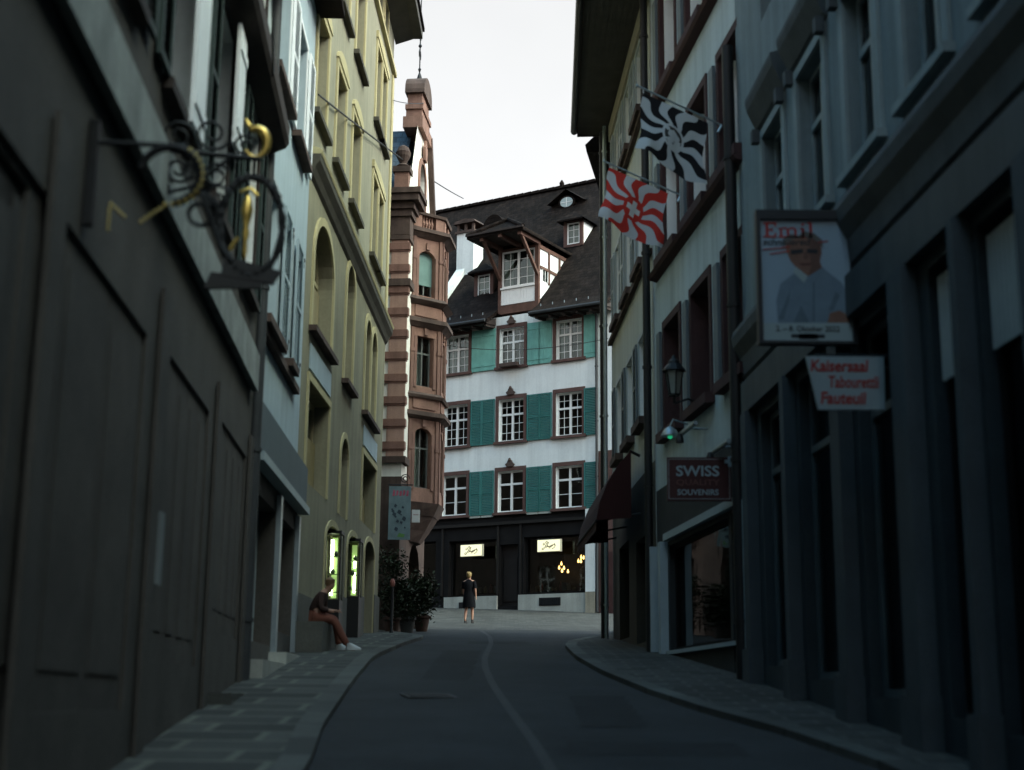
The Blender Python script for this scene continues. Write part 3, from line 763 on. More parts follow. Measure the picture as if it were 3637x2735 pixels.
# ------------------------------------------------------------------ CENTRE: white house with turquoise shutters
o = -1
r = FC.root('corner_house', 'white house with turquoise shutters and a big hoist dormer closing the end of the street', 'house')
zb = ZB[r.name]
cols = [(-6.05, -4.87), (-3.33, -2.13), (-.62, .58), (2.08, 3.28)]
rows = [(9.0, 10.68), (11.9, 13.66), (15.03, 16.67)]
ops = [(a, b, c, d) for c, d in rows for a, b in cols]
w1 = MB(o); wall(w1, -9, 4.62, 8.92, 17.2, ops, .16); w1.build('wall', white_plaster, r)
for ri, (c, d) in enumerate(rows):
    for ci, (a, b) in enumerate(cols):
        w = window(r, o, a, b, c, d, .09 if ri == 0 else .12, 1, .64 if ri else .68, (0, 1) if ri == 0 else (1, 2), .07, white_paint, curtain=(1 if (ri == 2 and ci in (1, 3)) else 0))
        sw = .13
        surround(w, o, a, b, c, d, sw, red_stone, .05, .16, sill=.11, sill_out=.12)
        if ci == 2:
            k = MB(o); zc = d + .16; k.prism([(-.16, zc), (.12, zc), (.19, zc + .1), (.1, zc + .16), (.06, zc + .26), (-.02, zc + .2), (-.1, zc + .26), (-.14, zc + .16), (-.23, zc + .1)], 'y', .03, .12); k.lathe((-.02, .1), [(.02, zc + .2), (.07, zc + .26), (.05, zc + .33), (.01, zc + .36)], 8); k.build('crest', sand_dark, w)
        m = turq_pale if ri == 2 else turq_deep
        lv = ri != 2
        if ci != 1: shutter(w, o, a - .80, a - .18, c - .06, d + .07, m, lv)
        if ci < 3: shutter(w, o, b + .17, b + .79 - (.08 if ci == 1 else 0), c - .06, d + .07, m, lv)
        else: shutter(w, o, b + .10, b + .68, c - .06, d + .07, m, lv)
        if ri == 0:
            for sx in ((a - .76, a - .2), (b + .2, b + .7)):
                k = MB(o); k.box(sx[0], sx[1], .002, .07, c - .16, c - .09); k.build('shutter_rest', plinth, w)
# flower box on the middle top window
k = MB(o); k.box(-.42, .42, .16, .34, 14.98, 15.12); k.build('flower_box', sand_dark, r)
# ground floor shopfront
sw = [(-8.0, -3.6, 5.7, 8.0), (-2.95, -.62, 5.68, 7.95), (-.5, .36, 5.25, 7.7), (.62, 3.42, 5.7, 7.95)]
w2 = MB(o); wall(w2, -9, 3.47, 4.6, 8.92, sw, .25); w2.build('shopfront', shop_black, r)
for i, (a, b, c, d) in enumerate(sw):
    if i == 2:
        k = MB(o); k.box(a, b, -.2, -.25, c, d); k.box(a + .12, b - .12, -.16, -.199, c + .2, d - .5); k.build('door', mat('shop_door', (.012, .01, .009), .5, .2, 3), r)
    else: window(r, o, a, b, c, d, .22, 0, 0, (0, 0), .06, shop_black, name='shop_window')
tr = MB(o)
for x in (-3.25, -.56, .5, 3.44): tr.box(x - .05, x + .03, .003, .06, 5.72, 8.5)
tr.box(-8.9, 3.46, .003, .10, 8.5, 8.62); tr.build('shopfront_moulding', mat('shop_moulding', (.012, .011, .01), .5, .2, 3), r)
pb = MB(o); pb.box(-3.1, -.56, .003, .09, 4.7, 5.67); pb.box(.43, 3.46, .003, .09, 4.6, 5.675); pb.build('plinth', plinth, r)
vt = MB(o); vt.box(1.4, 2.36, .092, .11, 5.22, 5.53)
for i in range(11): vt.box(1.43 + i * .085, 1.47 + i * .085, .11, .125, 5.25, 5.5)
vt.build('cellar_grate', iron, r)
vt = MB(o); vt.box(-2.35, -1.6, .092, .11, 5.2, 5.45); vt.build('cellar_grate', iron, r)
pr = MB(o); pr.box(3.475, 3.9, .003, .14, 5.7, 8.9); pr.build('corner_pillar', white_plaster, r)
pr = MB(o); pr.box(3.474, 3.9, .003, .15, 4.5, 5.7); pr.build('pillar_base', mat('stained_base', (.32, .29, .22), .9, .2, 1.5, .3, 20, dirt=.3), r)
pr = MB(o); pr.box(4.02, 4.75, -.6, .06, 4.4, 11.15); pr.build('stone_pier', red_stone, r)
dr = MB(o); dr.box(4.15, 4.68, .062, .09, 4.7, 7.2); dr.build('side_door', mat('maroon_door', (.05, .022, .02), .5, .2, 3), r)
dh = MB(o); dh.box(4.3, 4.36, .092, .13, 5.45, 6.25); dh.build('door_handle', steel, r)
w3 = MB(o); w3.box(3.48, 4.0, -.4, .0, 8.6, 8.915); w3.build('wall_end', white_plaster, r)
shell(r, o, -9, 4.62, 4.5, 17.2, 12, white_plaster); floors(r, o, -9, 4.62, (8.5, 11.35, 14.5))
# ---- roof. in = distance inward
def zr(i): return 18.5 + 1.12 * (i - .9)
def roof_piece(mb, s0, s1, pts, th=.16):
    mb.prism([(-i, z) for i, z in pts] + [(-i, z - th) for i, z in reversed(pts)], 'x', s0, s1)
RD = 7.0
prof = [(-.85, 16.95), (-.1, 17.45), (.9, 18.5), (RD, zr(RD))]
rf = MB(o)
roof_piece(rf, -9.2, -.74, prof); roof_piece(rf, 1.26, 4.75, prof)
roof_piece(rf, -.74, 1.26, [(.95, zr(.95)), (RD, zr(RD))])
roof_piece(rf, -9.2, 4.75, [(RD + .001, zr(RD)), (2 * RD + .5, 17.5)])
rf.build('roof', roof_tile, r)
rd = MB(o)
x = -9.2
while x < 4.7:
    rd.prism([(x, zr(RD) - .05), (x + .42, zr(RD) - .05), (x + .40, zr(RD) + .09), (x + .02, zr(RD) + .075)], 'y', -RD - .16, -RD + .16); x += .43
rd.lathe((-1.6, -RD), [(.1, zr(RD)), (.12, zr(RD) + .25), (.03, zr(RD) + .4)], 8)
rd.build('ridge', roof_tile, r)
ef = MB(o)
for a, b in ((-9.2, -.8), (1.3, 4.75)):
    ef.prism([(.02, 16.86), (.78, 16.78), (.78, 16.83), (.02, 17.16)], 'x', a, b)
    x = a + .2
    while x < b: ef.prism([(.0, 16.74), (.72, 16.68), (.72, 16.775), (.0, 16.855)], 'x', x, x + .1); x += .62
ef.build('eaves', wood_dark, r)
gt = MB(o)
for a, b in ((-9.2, -.8), (1.3, 4.75)): gt.tube([(a, .9, 16.9), (b, .9, 16.9)], .07, 8)
gt.build('gutter', zinc, r)
sg = MB(o)
for a, b in ((-9, -1.0), (1.5, 4.6)):
    x = a
    while x < b: sg.box(x, x + .025, .28, .3, 17.3, 17.42); x += .55
sg.build('snow_hook', steel, r)
# ---- hoist dormer
dm = r
fr = MB(o)
fr.box(-.72, -.6, -.12, .02, 17.35, 20.1); fr.box(1.06, 1.24, -.12, .02, 17.35, 20.1); fr.box(-.6, 1.06, -.12, .03, 17.3, 17.66); fr.box(-.6, 1.06, -.12, .0, 20.02, 20.12)
# half timbered right cheek
def ck(i0, z0, i1, z1, w=.13):
    L = math.hypot(i1 - i0, z1 - z0); nx, nz = -(z1 - z0) / L * w / 2, (i1 - i0) / L * w / 2
    fr.prism([(-i0 - (-nx), z0 + nz), (-i1 + nx, z1 + nz), (-i1 - nx, z1 - nz), (-i0 - nx, z0 - nz)], 'x', 1.215, 1.262)
ck(.05, 20.02, 2.4, 20.02, .16); ck(.15, 19.15, 1.6, 19.15, .12); ck(.86, 18.55, .86, 20.0, .12); ck(1.75, 19.3, 1.75, 20.0, .12)
# outrigger beams and braces carrying the hood
for x in (-.72, 1.1):
    fr.box(x, x + .16, -.1, 1.5, 20.1, 20.26)
    fr.prism([(.02, 18.75), (.02, 18.92), (1.2, 20.1), (1.36, 20.1)], 'x', x + .02, x + .14)
fr.box(.2, .36, -.1, 1.55, 20.12, 20.28)
fr.build('dormer_frame', beam_wood, r)
pn = MB(o); pn.prism([(-.06, 17.66), (-.06, 20.02), (-2.6, 20.02), (-.1, 17.7)], 'x', 1.15, 1.213); pn.prism([(-.06, 17.66), (-.06, 20.02), (-2.6, 20.02), (-.1, 17.7)], 'x', -.70, -.66)
pn.build('dormer_cheek', white_plaster, r)
cw = MB(o); cw.box(1.214, 1.226, -.75, -.32, 18.62, 19.08); cwo = cw.build('cheek_window', GLASS, r)
cw = MB(o)
for q in ((-.78, -.74), (-.55, -.52), (-.34, -.3)): cw.box(1.228, 1.245, q[0], q[1], 18.6, 19.1)
cw.build('frame', white_paint, cwo)
pn = MB(o)
for i in range(12): pn.box(-.59 + i * .137, -.59 + (i + 1) * .137 - .008, -.08, -.02, 17.7, 18.36)
pn.box(-.6, 1.06, -.08, .05, 18.36, 18.43); pn.build('dormer_apron', white_paint, r)
window(r, o, -.58, 1.04, 18.43, 20.02, .06, 1, 0, (1, 3), .08, white_paint, curtain=1, name='dormer_window')
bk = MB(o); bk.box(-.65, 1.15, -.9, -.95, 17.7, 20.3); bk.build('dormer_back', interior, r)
hd = MB(o)
x0, x1, xm, ze, zt = -1.3, 1.42, .06, 20.36, 21.15
yi = 4.2
def hoodface(*p): hd.quad(*p); hd.quad(*[(a, b, c - .12) for a, b, c in p])
hoodface((x0, 1.6, ze), (x1, 1.6, ze), (xm, .55, zt)); hoodface((x1, 1.6, ze), (x1, -2.7, ze), (xm, -3.9, zt), (xm, .55, zt)); hoodface((x0, 1.6, ze), (x0, -2.7, ze), (xm, -3.9, zt), (xm, .55, zt))
hd.quad((x0, 1.6, ze - .12), (x1, 1.6, ze - .12), (x1, 1.6, ze), (x0, 1.6, ze)); hd.quad((x1, 1.6, ze - .12), (x1, -2.7, ze - .12), (x1, -2.7, ze), (x1, 1.6, ze)); hd.quad((x0, 1.6, ze - .12), (x0, -2.7, ze - .12), (x0, -2.7, ze), (x0, 1.6, ze))
hd.build('hood_roof', roof_tile, r)
hd = MB(o); hd.box(x0 + .05, x1 - .05, -.0, 1.5, 20.27, 20.3); hd.prism([(x0 - .02, ze - .02), (x1 + .02, ze - .02), (x1 + .02, ze + .06), (x0 - .02, ze + .06)], 'y', 1.6, 1.68); hd.build('hood_soffit', wood_dark, r)
hr = MB(o); hr.tube([(x1, 1.62, ze + .04), (xm, .55, zt + .06)], .09, 8); hr.tube([(x0, 1.62, ze + .04), (xm, .55, zt + .06)], .09, 8); hr.tube([(xm, .5, zt + .05), (xm, -3.8, zt + .05)], .09, 8); hr.build('hip_tile', roof_tile, r)
# ---- small dormers
def small_dormer(s0, s1, i, z0, z1, cheek=white_plaster):
    yi_ = -i
    f = MB(o); f.box(s0 - .16, s0, yi_ - .1, yi_, z0 - .1, z1 + .1); f.box(s1, s1 + .16, yi_ - .1, yi_, z0 - .1, z1 + .1); f.box(s0, s1, yi_ - .1, yi_ + .003, z0 - .12, z0); f.box(s0, s1, yi_ - .1, yi_ + .003, z1, z1 + .1)
    d_ = f.build('small_dormer', red_stone, r)
    c = MB(o); ih = i + (z1 + .1 - zr(i)) / 1.12
    for x in (s0 - .14, s1 + .1): c.prism([(yi_ - .1, z0 - .25), (yi_ - .1, z1 + .1), (-ih, z1 + .1)], 'x', x, x + .04)
    c.build('cheek', cheek, d_)
    zt_ = z1 + .55; xm_ = (s0 + s1) / 2; ir = i + (zt_ - zr(i)) / 1.12; e = .32
    h = MB(o); ze_ = z1 + .08
    for sg, xe in ((-1, s0 - e), (1, s1 + e)):
        h.quad((xe, yi_ + .3, ze_), (xm_, yi_ - .1, zt_), (xm_, -ir - .2, zt_), (xe, -ih - .1, ze_)); h.quad((xe, yi_ + .3, ze_ - .07), (xm_, yi_ - .1, zt_ - .08), (xm_, -ir - .2, zt_ - .08), (xe, -ih - .1, ze_ - .07))
    h.quad((s0 - e, yi_ + .3, ze_), (s1 + e, yi_ + .3, ze_), (xm_, yi_ - .1, zt_)); h.quad((s0 - e, yi_ + .3, ze_ - .07), (s1 + e, yi_ + .3, ze_ - .07), (s1 + e, yi_ + .3, ze_), (s0 - e, yi_ + .3, ze_))
    h.build('dormer_roof', roof_tile, d_)
    window(r, o, s0, s1, z0, z1, .04, 0, 0, (1, 2), .06, white_paint, curtain=3, out=yi_, name='dormer_window')
small_dormer(.92, 1.55, 2.95, 20.95, 21.93); small_dormer(-2.42, -1.77, 1.0, 18.55, 19.55, wood_dark)
# round attic light near the ridge
oc = MB(o); i_ = 5.6; zc = 24.0; xc = -.55
oc.prism([(xc + .45 * cos(2 * pi * k / 18), zc + .33 * sin(2 * pi * k / 18)) for k in range(18)], 'y', -i_ - .9, -i_ + .02); oc.build('oculus_frame', roof_tile, r)
oc = MB(o); oc.prism([(xc + .33 * cos(2 * pi * k / 18), zc + .24 * sin(2 * pi * k / 18)) for k in range(18)], 'y', -i_ + .022, -i_ + .04); ocw = oc.build('oculus_window', mat('pale_pane', (.35, .42, .42), .25, .1, 3), r)
oc = MB(o); oc.box(xc - .012, xc + .012, -i_ + .042, -i_ + .06, zc - .23, zc + .23); oc.box(xc - .32, xc + .32, -i_ + .042, -i_ + .058, zc - .012, zc + .012); oc.build('glazing_bar', white_paint, ocw)
oc = MB(o)
for sg in (-1, 1): oc.quad((xc + sg * .95, -i_ + .2, zc - .05), (xc, -i_ + .1, zc + .62), (xc, -i_ - 1.0, zc + .72), (xc + sg * .95, -i_ - .7, zc + .12))
oc.build('oculus_hood', roof_tile, r)
# eyebrow dormer behind the hood
eb = MB(o)
eb.prism([(-.55 + .55 * cos(pi * k / 14), 20.75 + .72 * sin(pi * k / 14)) for k in range(15)], 'y', -1.4, .75); eb.build('eyebrow_dormer', roof_tile, r)
# chimney and fire wall
ch = MB(o); ch.box(-4.45, -3.55, -3.2, -2.4, 17.5, 22.15); cho = ch.build('chimney', white_plaster, r)
ch = MB(o); ch.box(-4.52, -3.48, -3.27, -2.33, 22.15, 22.26)
for x in (-4.45, -4.05, -3.65): ch.box(x, x + .1, -3.2, -3.1, 22.262, 22.6); ch.box(x, x + .1, -2.5, -2.4, 22.262, 22.6)
ch.prism([(-4.6, 22.6), (-3.4, 22.6), (-3.5, 22.72), (-4.0, 22.8), (-4.5, 22.72)], 'y', -3.3, -2.3); ch.build('chimney_cap', sand_dark, cho)
fw = MB(o); fw.prism([(-.1, 17.3), (-.2, 17.9), (-2.39, zr(2.4) + .3), (-2.39, zr(2.4) - .2)], 'x', -4.45, -4.0); fw.build('fire_wall', white_plaster, r)
x, y = FC.xy(3.98, .12)
downpipe(x, y, gz(y), 16.85, 'black downpipe at the right edge of the white house with turquoise shutters', .055, (-.35, -.1), zinc)

# lit shop signs
def script_sign(s, z, label):
    x, y = FC.xy(s, .32)
    zb_ = z - .24
    t = thing('light_box_sign', label, 'sign', (x, y, zb_), FC.rz, 'lit signs over the shop at the end of the street'); ZB[t.name] = zb_
    k = MB(o); k.box(-.52, .52, -.14, -.005, z - .24, z + .24); k.build('sign_case', mat('ivory_case', (.5, .48, .36), .5, .05, 2), t)
    k = MB(o); k.box(-.505, .505, -.003, .006, z - .225, z + .225); k.build('lit_face', LITFACE, t)
    k = MB(o)
    for x_ in (-.4, .4): k.tube([(x_, -.14, z), (x_, -.31, z)], .02, 6)
    k.build('bracket', iron, t)
    # handwriting: Schwarz
    strokes = [
        [(-.22, .12), (-.25, .07), (-.23, .03), (-.19, .05), (-.13, .14), (-.08, .17), (-.06, .14), (-.1, .06), (-.17, -.06), (-.23, -.14), (-.29, -.15), (-.29, -.1), (-.22, -.08)],      # S
        [(-.1, -.01), (-.13, .0), (-.15, -.04), (-.12, -.07), (-.09, -.05)],                                        # c
        [(-.09, -.06), (-.01, .1), (-.0, .13), (-.03, .1), (-.07, -.06), (-.04, -.01), (-.015, -.02), (-.02, -.06), (.005, -.05)],       # h
        [(.01, -.02), (.015, -.06), (.04, -.05), (.055, -.01), (.06, -.05), (.085, -.04), (.1, .0), (.115, .0)],     # w
        [(.16, .02), (.13, .01), (.125, -.025), (.15, -.03), (.165, .02), (.17, -.025)],                              # a
        [(.18, -.03), (.195, .02), (.2, .035), (.225, .03)],                                                            # r
        [(.23, .045), (.275, .06), (.25, .0), (.3, .02), (.29, -.05), (.22, -.11), (.15, -.13)],                        # z
        [(.15, -.03), (.05, -.08), (.02, -.12)]]
    k = MB(o)
    for st in strokes:
        pts = []
        for i in range(len(st) - 1):
            p0 = st[max(i - 1, 0)]; p1 = st[i]; p2 = st[i + 1]; p3 = st[min(i + 2, len(st) - 1)]
            for u in (0, .25, .5, .75):
                pts.append(tuple(.5 * ((2 * p1[c]) + (-p0[c] + p2[c]) * u + (2 * p0[c] - 5 * p1[c] + 4 * p2[c] - p3[c]) * u * u + (-p0[c] + 3 * p1[c] - 3 * p2[c] + p3[c]) * u ** 3) for c in (0, 1)))
        pts.append(st[-1])
        k.tube([(p[0], .012, z + p[1]) for p in pts], .0105, 5)
    k.build('script_lettering', mat('ink_brown', (.05, .035, .01), .6, .1, 3), t)
LITFACE = mat('lit_cream_face', (.8, .78, .6), .5, .08, 14, emit=(1., .95, .56), estr=.30)
script_sign(-1.66, 7.5, 'cream lit sign with brown script lettering, the one behind the walking person')
script_sign(1.95, 7.53, 'cream lit sign with brown script lettering, the one above the chandelier bulbs')
# bulbs hanging in the right shop window
bulb = mat('bulb_glow', (1, .8, .5), .4, 0, 1, emit=(1., .52, .16), estr=2.6)
for gi, (s, z, L_) in enumerate(((2.02, 6.75, [(-.2, .0), (-.03, .14), (.02, -.02), (.0, -.14), (.2, -.16)]), (2.85, 7.0, [(-.16, -.02), (.03, .12), (.08, .1), (.02, -.05)]))):
    x, y = FC.xy(s, -.75)
    t = thing('chandelier', ('glowing five bulb chandelier in the right shop window, the lower one' if gi == 0 else 'glowing small bulb cluster in the right shop window, the higher one'), 'chandelier', (x, y, z), FC.rz, 'bulb clusters in the shop window'); ZB[t.name] = z
    k = MB(o); k.tube([(0, 0, z + .1), (0, 0, z + .9)], .012, 6)
    for i, (a, b) in enumerate(L_): k.tube([(0, 0, z + .35), (a * .6, .1 * (i % 2), z + .4), (a, .12 * (i % 2), z + b + .12)], .01, 5)
    k.build('lamp_frame', iron, t)
    k = MB(o)
    for i, (a, b) in enumerate(L_): k.lathe((a, .12 * (i % 2)), [(.01, z + b + .1), (.025, z + b + .05), (.048, z + b), (.035, z + b - .05), (.005, z + b - .06)], 8)
    k.build('bulb', bulb, t)
# goods in the shop windows
gm = [mat('goods_' + n, c_, .7, .3, 9) for n, c_ in (('ochre', (.16, .12, .05)), ('rose', (.16, .06, .05)), ('grey', (.12, .13, .13)), ('pale', (.22, .2, .16)))]
for (s0, s1, n, lab) in ((.9, 3.2, 11, 'row of jars and parcels displayed in the right shop window under the bulbs'), (-2.6, -.8, 7, 'row of jars and parcels displayed in the left shop window')):
    x, y = FC.xy((s0 + s1) / 2, -.45); t = thing('window_display', lab, 'shop display', (x, y, 5.75), FC.rz); ZB[t.name] = 5.75
    k = MB(o); k.box(-(s1 - s0) / 2, (s1 - s0) / 2, -.2, .18, 5.76, 5.82); k.build('shelf', wood_dark, t)
    for i in range(n):
        k = MB(o); xx = -(s1 - s0) / 2 + (s1 - s0) * (i + .5) / n; h = random.uniform(.12, .42); rr = random.uniform(.05, .1)
        if i % 3 == 0: k.box(xx - rr, xx + rr, -.05, .08, 5.822, 5.822 + h)
        else: k.lathe((xx, random.uniform(-.05, .08)), [(rr * .7, 5.822), (rr, 5.85), (rr, 5.82 + h * .7), (rr * .4, 5.82 + h * .85), (rr * .45, 5.82 + h)], 10)
        k.build('parcel' if i % 3 == 0 else 'jar', gm[i % 4], t)
# house number plate
x, y = FC.xy(3.68, .15); t = thing('number_plate', 'small dark house number plate on the white corner pillar', 'house number', (x, y, 7.75), FC.rz); ZB[t.name] = 7.75
k = MB(o); k.box(-.1, .1, .0, .015, 7.75, 7.92); k.build('plate', mat('navy_enamel', (.01, .014, .03), .3, .05, 3), t)
k = MB(o); k.box(-.075, -.02, .016, .019, 7.79, 7.88); k.box(.015, .07, .016, .019, 7.79, 7.88); k.build('numeral_mark', mat('dull_numeral', (.12, .13, .15), .5, .05, 3), t)
# ------------------------------------------------------------------ RIGHT ROW
o = 1
# ---- near right grey house (s from 0 backward to negative = nearer)
r = FR1.root('row_house', 'slate grey house nearest on the right with hooded tall windows and pilasters below', 'house', 'houses lining the street')
wins = [(-2.68, -1.62), (-4.58, -3.45), (-6.42, -5.42), (-8.25, -7.28), (-10.2, -9.2), (-12.2, -11.2), (-14.2, -13.2), (-16.2, -15.2)]
ops1 = [(a, b, 6.98, 8.92) for a, b in wins]; ops2 = [(a, b, 10.6, 12.5) for a, b in wins]
w1 = MB(o); wall(w1, -40, -.02, 6.62, 13.8, ops1 + ops2, .16); w1.build('wall', dim_plaster, r)
pale = mat('pale_stone_trim', (.25, .30, .305), .85, .1, 2, .2, 30, dirt=.2)
for row in (ops1,):
    for a, b, c, d in row:
        w = window(r, o, a, b, c, d, .13, 1, .66, (0, 0), .06, mat('slate_frame', (.22, .27, .28), .5, .1, 3), curtain=0)
        surround(w, o, a, b, c, d, .15, pale, .04, .12, sill=.09, sill_out=.11, sill_m=pale)
        k = MB(o)
        k.prism([(.0, d + .16), (.06, d + .2), (.18, d + .46), (.2, d + .56), (.2, d + .62), (0, d + .68)], 'x', a - .22, b + .22)
        for x in (a - .2, b + .08): k.box(x, x + .12, .042, .14, d - .02, d + .16)
        k.build('hood', mat('dark_hood_stone', (.075, .085, .088), .85, .15, 2, .2, 30, dirt=.2), w)
cn = MB(o); cn.prism([(0, 5.95), (.06, 6.0), (.08, 6.25), (.17, 6.42), (.19, 6.56), (.17, 6.64), (0, 6.7)], 'x', -40, -.02); cn.build('cornice', MAT['dark_hood_stone'], r)
bays = [(-2.5, -.95), (-4.55, -2.95), (-6.65, -5.3), (-8.35, -7.5), (-9.6, -8.62), (-11.8, -10.2), (-14, -12.2), (-16.4, -14.4)]
opg = [(a, b, gz(19.35 + a) + .45, 5.3) for a, b in bays]
w2 = MB(o); wall(w2, -40, -.02, -3, 6.0, opg, .14); w2.build('shopfront', mat('slate_shopfront', (.035, .045, .05), .8, .2, 1.5), r)
fa = MB(o); fa.box(-40, -.3, .004, .12, 5.42, 5.86); fa.build('fascia', mat('slate_fascia', (.06, .075, .08), .7, .15, 1.5, dirt=.3), r)
for i, (a, b, c, d) in enumerate(opg):
    w = window(r, o, a, b, c, d, .12, 0, .76, (0, 0), .08, mat('dark_slate_frame', (.075, .095, .10), .5, .15, 3) if i < 3 else shop_black, name='shop_window')
    if i >= 3:
        k = MB(o)
        n = max(3, int((b - a) / .09))
        for q in range(n): k.box(a + .05 + (b - a - .1) * q / n, a + .05 + (b - a - .1) * (q + .6) / n, -.05, -.075, 4.28, 5.2)
        k.build('slat_blind', mat('pale_slat', (.42, .46, .45), .6, .08, 3), w)
pi2 = MB(o)
for x, wd in ((-.55, .3), (-2.72, .2), (-4.95, .34), (-7.05, .42), (-8.48, .14), (-9.9, .3), (-12.0, .3)):
    z0 = gz(19.35 + x) - .1
    pi2.box(x - wd / 2, x + wd / 2, .006, .16, z0, 5.41); pi2.box(x - wd / 2 - .05, x + wd / 2 + .05, .006, .2, z0, z0 + .6)
pi2.build('pilaster', mat('slate_pilaster', (.055, .07, .078), .8, .15, 2, .2, 30, dirt=.2), r)
shell(r, o, -40, -.02, -4, 13.8, 7, dim_plaster); floors(r, o, -40, -.02, (5.7, 9.6))
rf = MB(o); rf.prism([(.8, 13.7), (.8, 13.82), (-3.4, 17.6), (-7, 14.5), (-7, 13.7)], 'x', -40, -.0); rf.build('roof', roof_tile, r)

# ---- white house with red stone windows and flags
r = FR2a.root('row_house', 'white plastered house with dark red stone windows above the souvenir shop', 'house', 'houses lining the street')
cols = [(-2.15, -.95), (-4.25, -3.05), (-6.25, -5.12)]
mid = [(a, b, 9.42, 11.3) for a, b in cols]; top = [(a, b, 12.6, 14.6) for a, b in cols]; low = [(a, b, 6.2, 8.1) for a, b in cols]
w1 = MB(o); rv = MB(o); wall(w1, -6.45, -.04, 5.3, 15.6, low + mid + top, .32, rv); w1.build('wall', grey_plaster, r); rv.build('window_reveal', red_stone2, r)
for row in (low, mid, top):
    for i, (a, b, c, d) in enumerate(row):
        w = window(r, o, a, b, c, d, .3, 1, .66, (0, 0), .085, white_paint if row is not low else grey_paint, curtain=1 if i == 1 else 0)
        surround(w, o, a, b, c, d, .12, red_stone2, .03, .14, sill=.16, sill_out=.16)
        # folded shutter leaf standing out from the wall at the far side
        k = MB(o); k.box(b + .14, b + .40, .03, .08, c + .03, d - .02); k.build('shutter', grey_shutter, w)
        if row is not low:
            k = MB(o); k.box(b - .10, b - .065, -.285, -.05, c + .02, d - .03); k.build('casement', white_paint, w)
sb = MB(o)
for z in (9.14, 12.32): sb.prism([(.0, z), (.14, z + .04), (.18, z + .1), (0, z + .14)], 'x', -6.43, -.3)
sb.build('string_course', red_stone2, r)
# shop on the ground floor: big window with pale posts
sg = [(-5.05, -1.05, 2.45, 4.22), (-.62, -.12, 2.3, 4.2)]
w2 = MB(o); wall(w2, -6.45, -.04, 1.2, 5.3, sg + [(-6.3, -5.2, 2.0, 4.25)], .12); w2.build('shopfront', mat('dim_shopfront', (.03, .033, .034), .8, .2, 1.5), r)
for a, b, c, d in sg + [(-6.3, -5.2, 2.0, 4.25)]: window(r, o, a, b, c, d, .1, 0, 0, (0, 0), .05, shop_black, name='shop_window')
po = MB(o)
for x, wd in ((-.07, .07), (-.84, .2), (-6.36, .17)): po.box(x - wd / 2, x + wd / 2, .004, .14, gz(25.5 + x) - .05, 4.3)
po.build('shop_post', mat('pale_post', (.36, .43, .45), .5, .08, 3), r)
bm_ = MB(o); bm_.box(-6.3, -1.0, .006, .1, 4.3, 4.42); bm_.box(-6.3, -.95, .006, .06, 2.38, 2.44); bm_.build('window_rail', grey_paint, r)
shell(r, o, -6.45, -.04, 1.0, 15.6, 7, grey_plaster); floors(r, o, -6.45, -.04, (5.2, 8.7, 11.9))
rf = MB(o); rf.prism([(.6, 15.5), (.6, 15.62), (-3.4, 19.2), (-7, 16.3), (-7, 15.5)], 'x', -6.45, -.04); rf.build('roof', roof_tile, r)
x, y = FR1.xy(-.03, .13); downpipe(x, y, gz(y), 11, 'thick black downpipe between the slate grey house and the house with flags', .085, None, black_paint)

# ---- far right white house under the big eaves
r = FR2b.root('row_house', 'narrow white house under deep dark eaves with a red awning below', 'house', 'houses lining the street')
cols = [(1.15, 2.15), (3.2, 4.2), (5.3, 6.2)]
r1 = [(a, b, 6.9, 8.62) for a, b in cols]; r2_ = [(a, b, 10.06, 11.85) for a, b in cols]; r3 = [(a, b, 13.25, 14.8) for a, b in cols]
w1 = MB(o); rv = MB(o); wall(w1, .04, 7.35, 5.9, 15.4, r1 + r2_ + r3, .26, rv); w1.build('wall', mat('warm_plaster', (.47, .50, .47), .9, .06, .6, .25, 60, dirt=.2), r); rv.build('window_reveal', white_plaster, r)
for row in (r1, r2_, r3):
    for i, (a, b, c, d) in enumerate(row):
        w = window(r, o, a, b, c, d, .25, 1, .66, (0, 0), .07, white_paint, curtain=1 if i == 0 else 0)
        surround(w, o, a, b, c, d, .1, grey_paint, .025, .1, sill=.14, sill_out=.17, sill_m=sand_dark)
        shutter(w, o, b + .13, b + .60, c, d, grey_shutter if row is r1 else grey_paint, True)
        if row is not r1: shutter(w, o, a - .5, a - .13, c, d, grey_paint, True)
sb = MB(o)
for z in (9.84, 13.0): sb.box(.06, 7.3, .004, .1, z, z + .1)
sb.build('string_course', sand_dark, r)
w2 = MB(o); wall(w2, .04, 7.35, 1.5, 5.9, [(.5, 3.0, 2.7, 4.7), (4.2, 6.0, 2.9, 4.9)], .25); w2.build('shopfront', mat('olive_shopfront', (.05, .05, .042), .8, .2, 1.5), r)
for a, b, c, d in ((.5, 3.0, 2.7, 4.7), (4.2, 6.0, 2.9, 4.9)): window(r, o, a, b, c, d, .22, 1, 0, (0, 0), .06, shop_black, name='shop_window')
shell(r, o, .04, 7.35, 1.3, 15.4, 7, MAT['warm_plaster']); floors(r, o, .04, 7.35, (5.8, 9.4, 12.6))
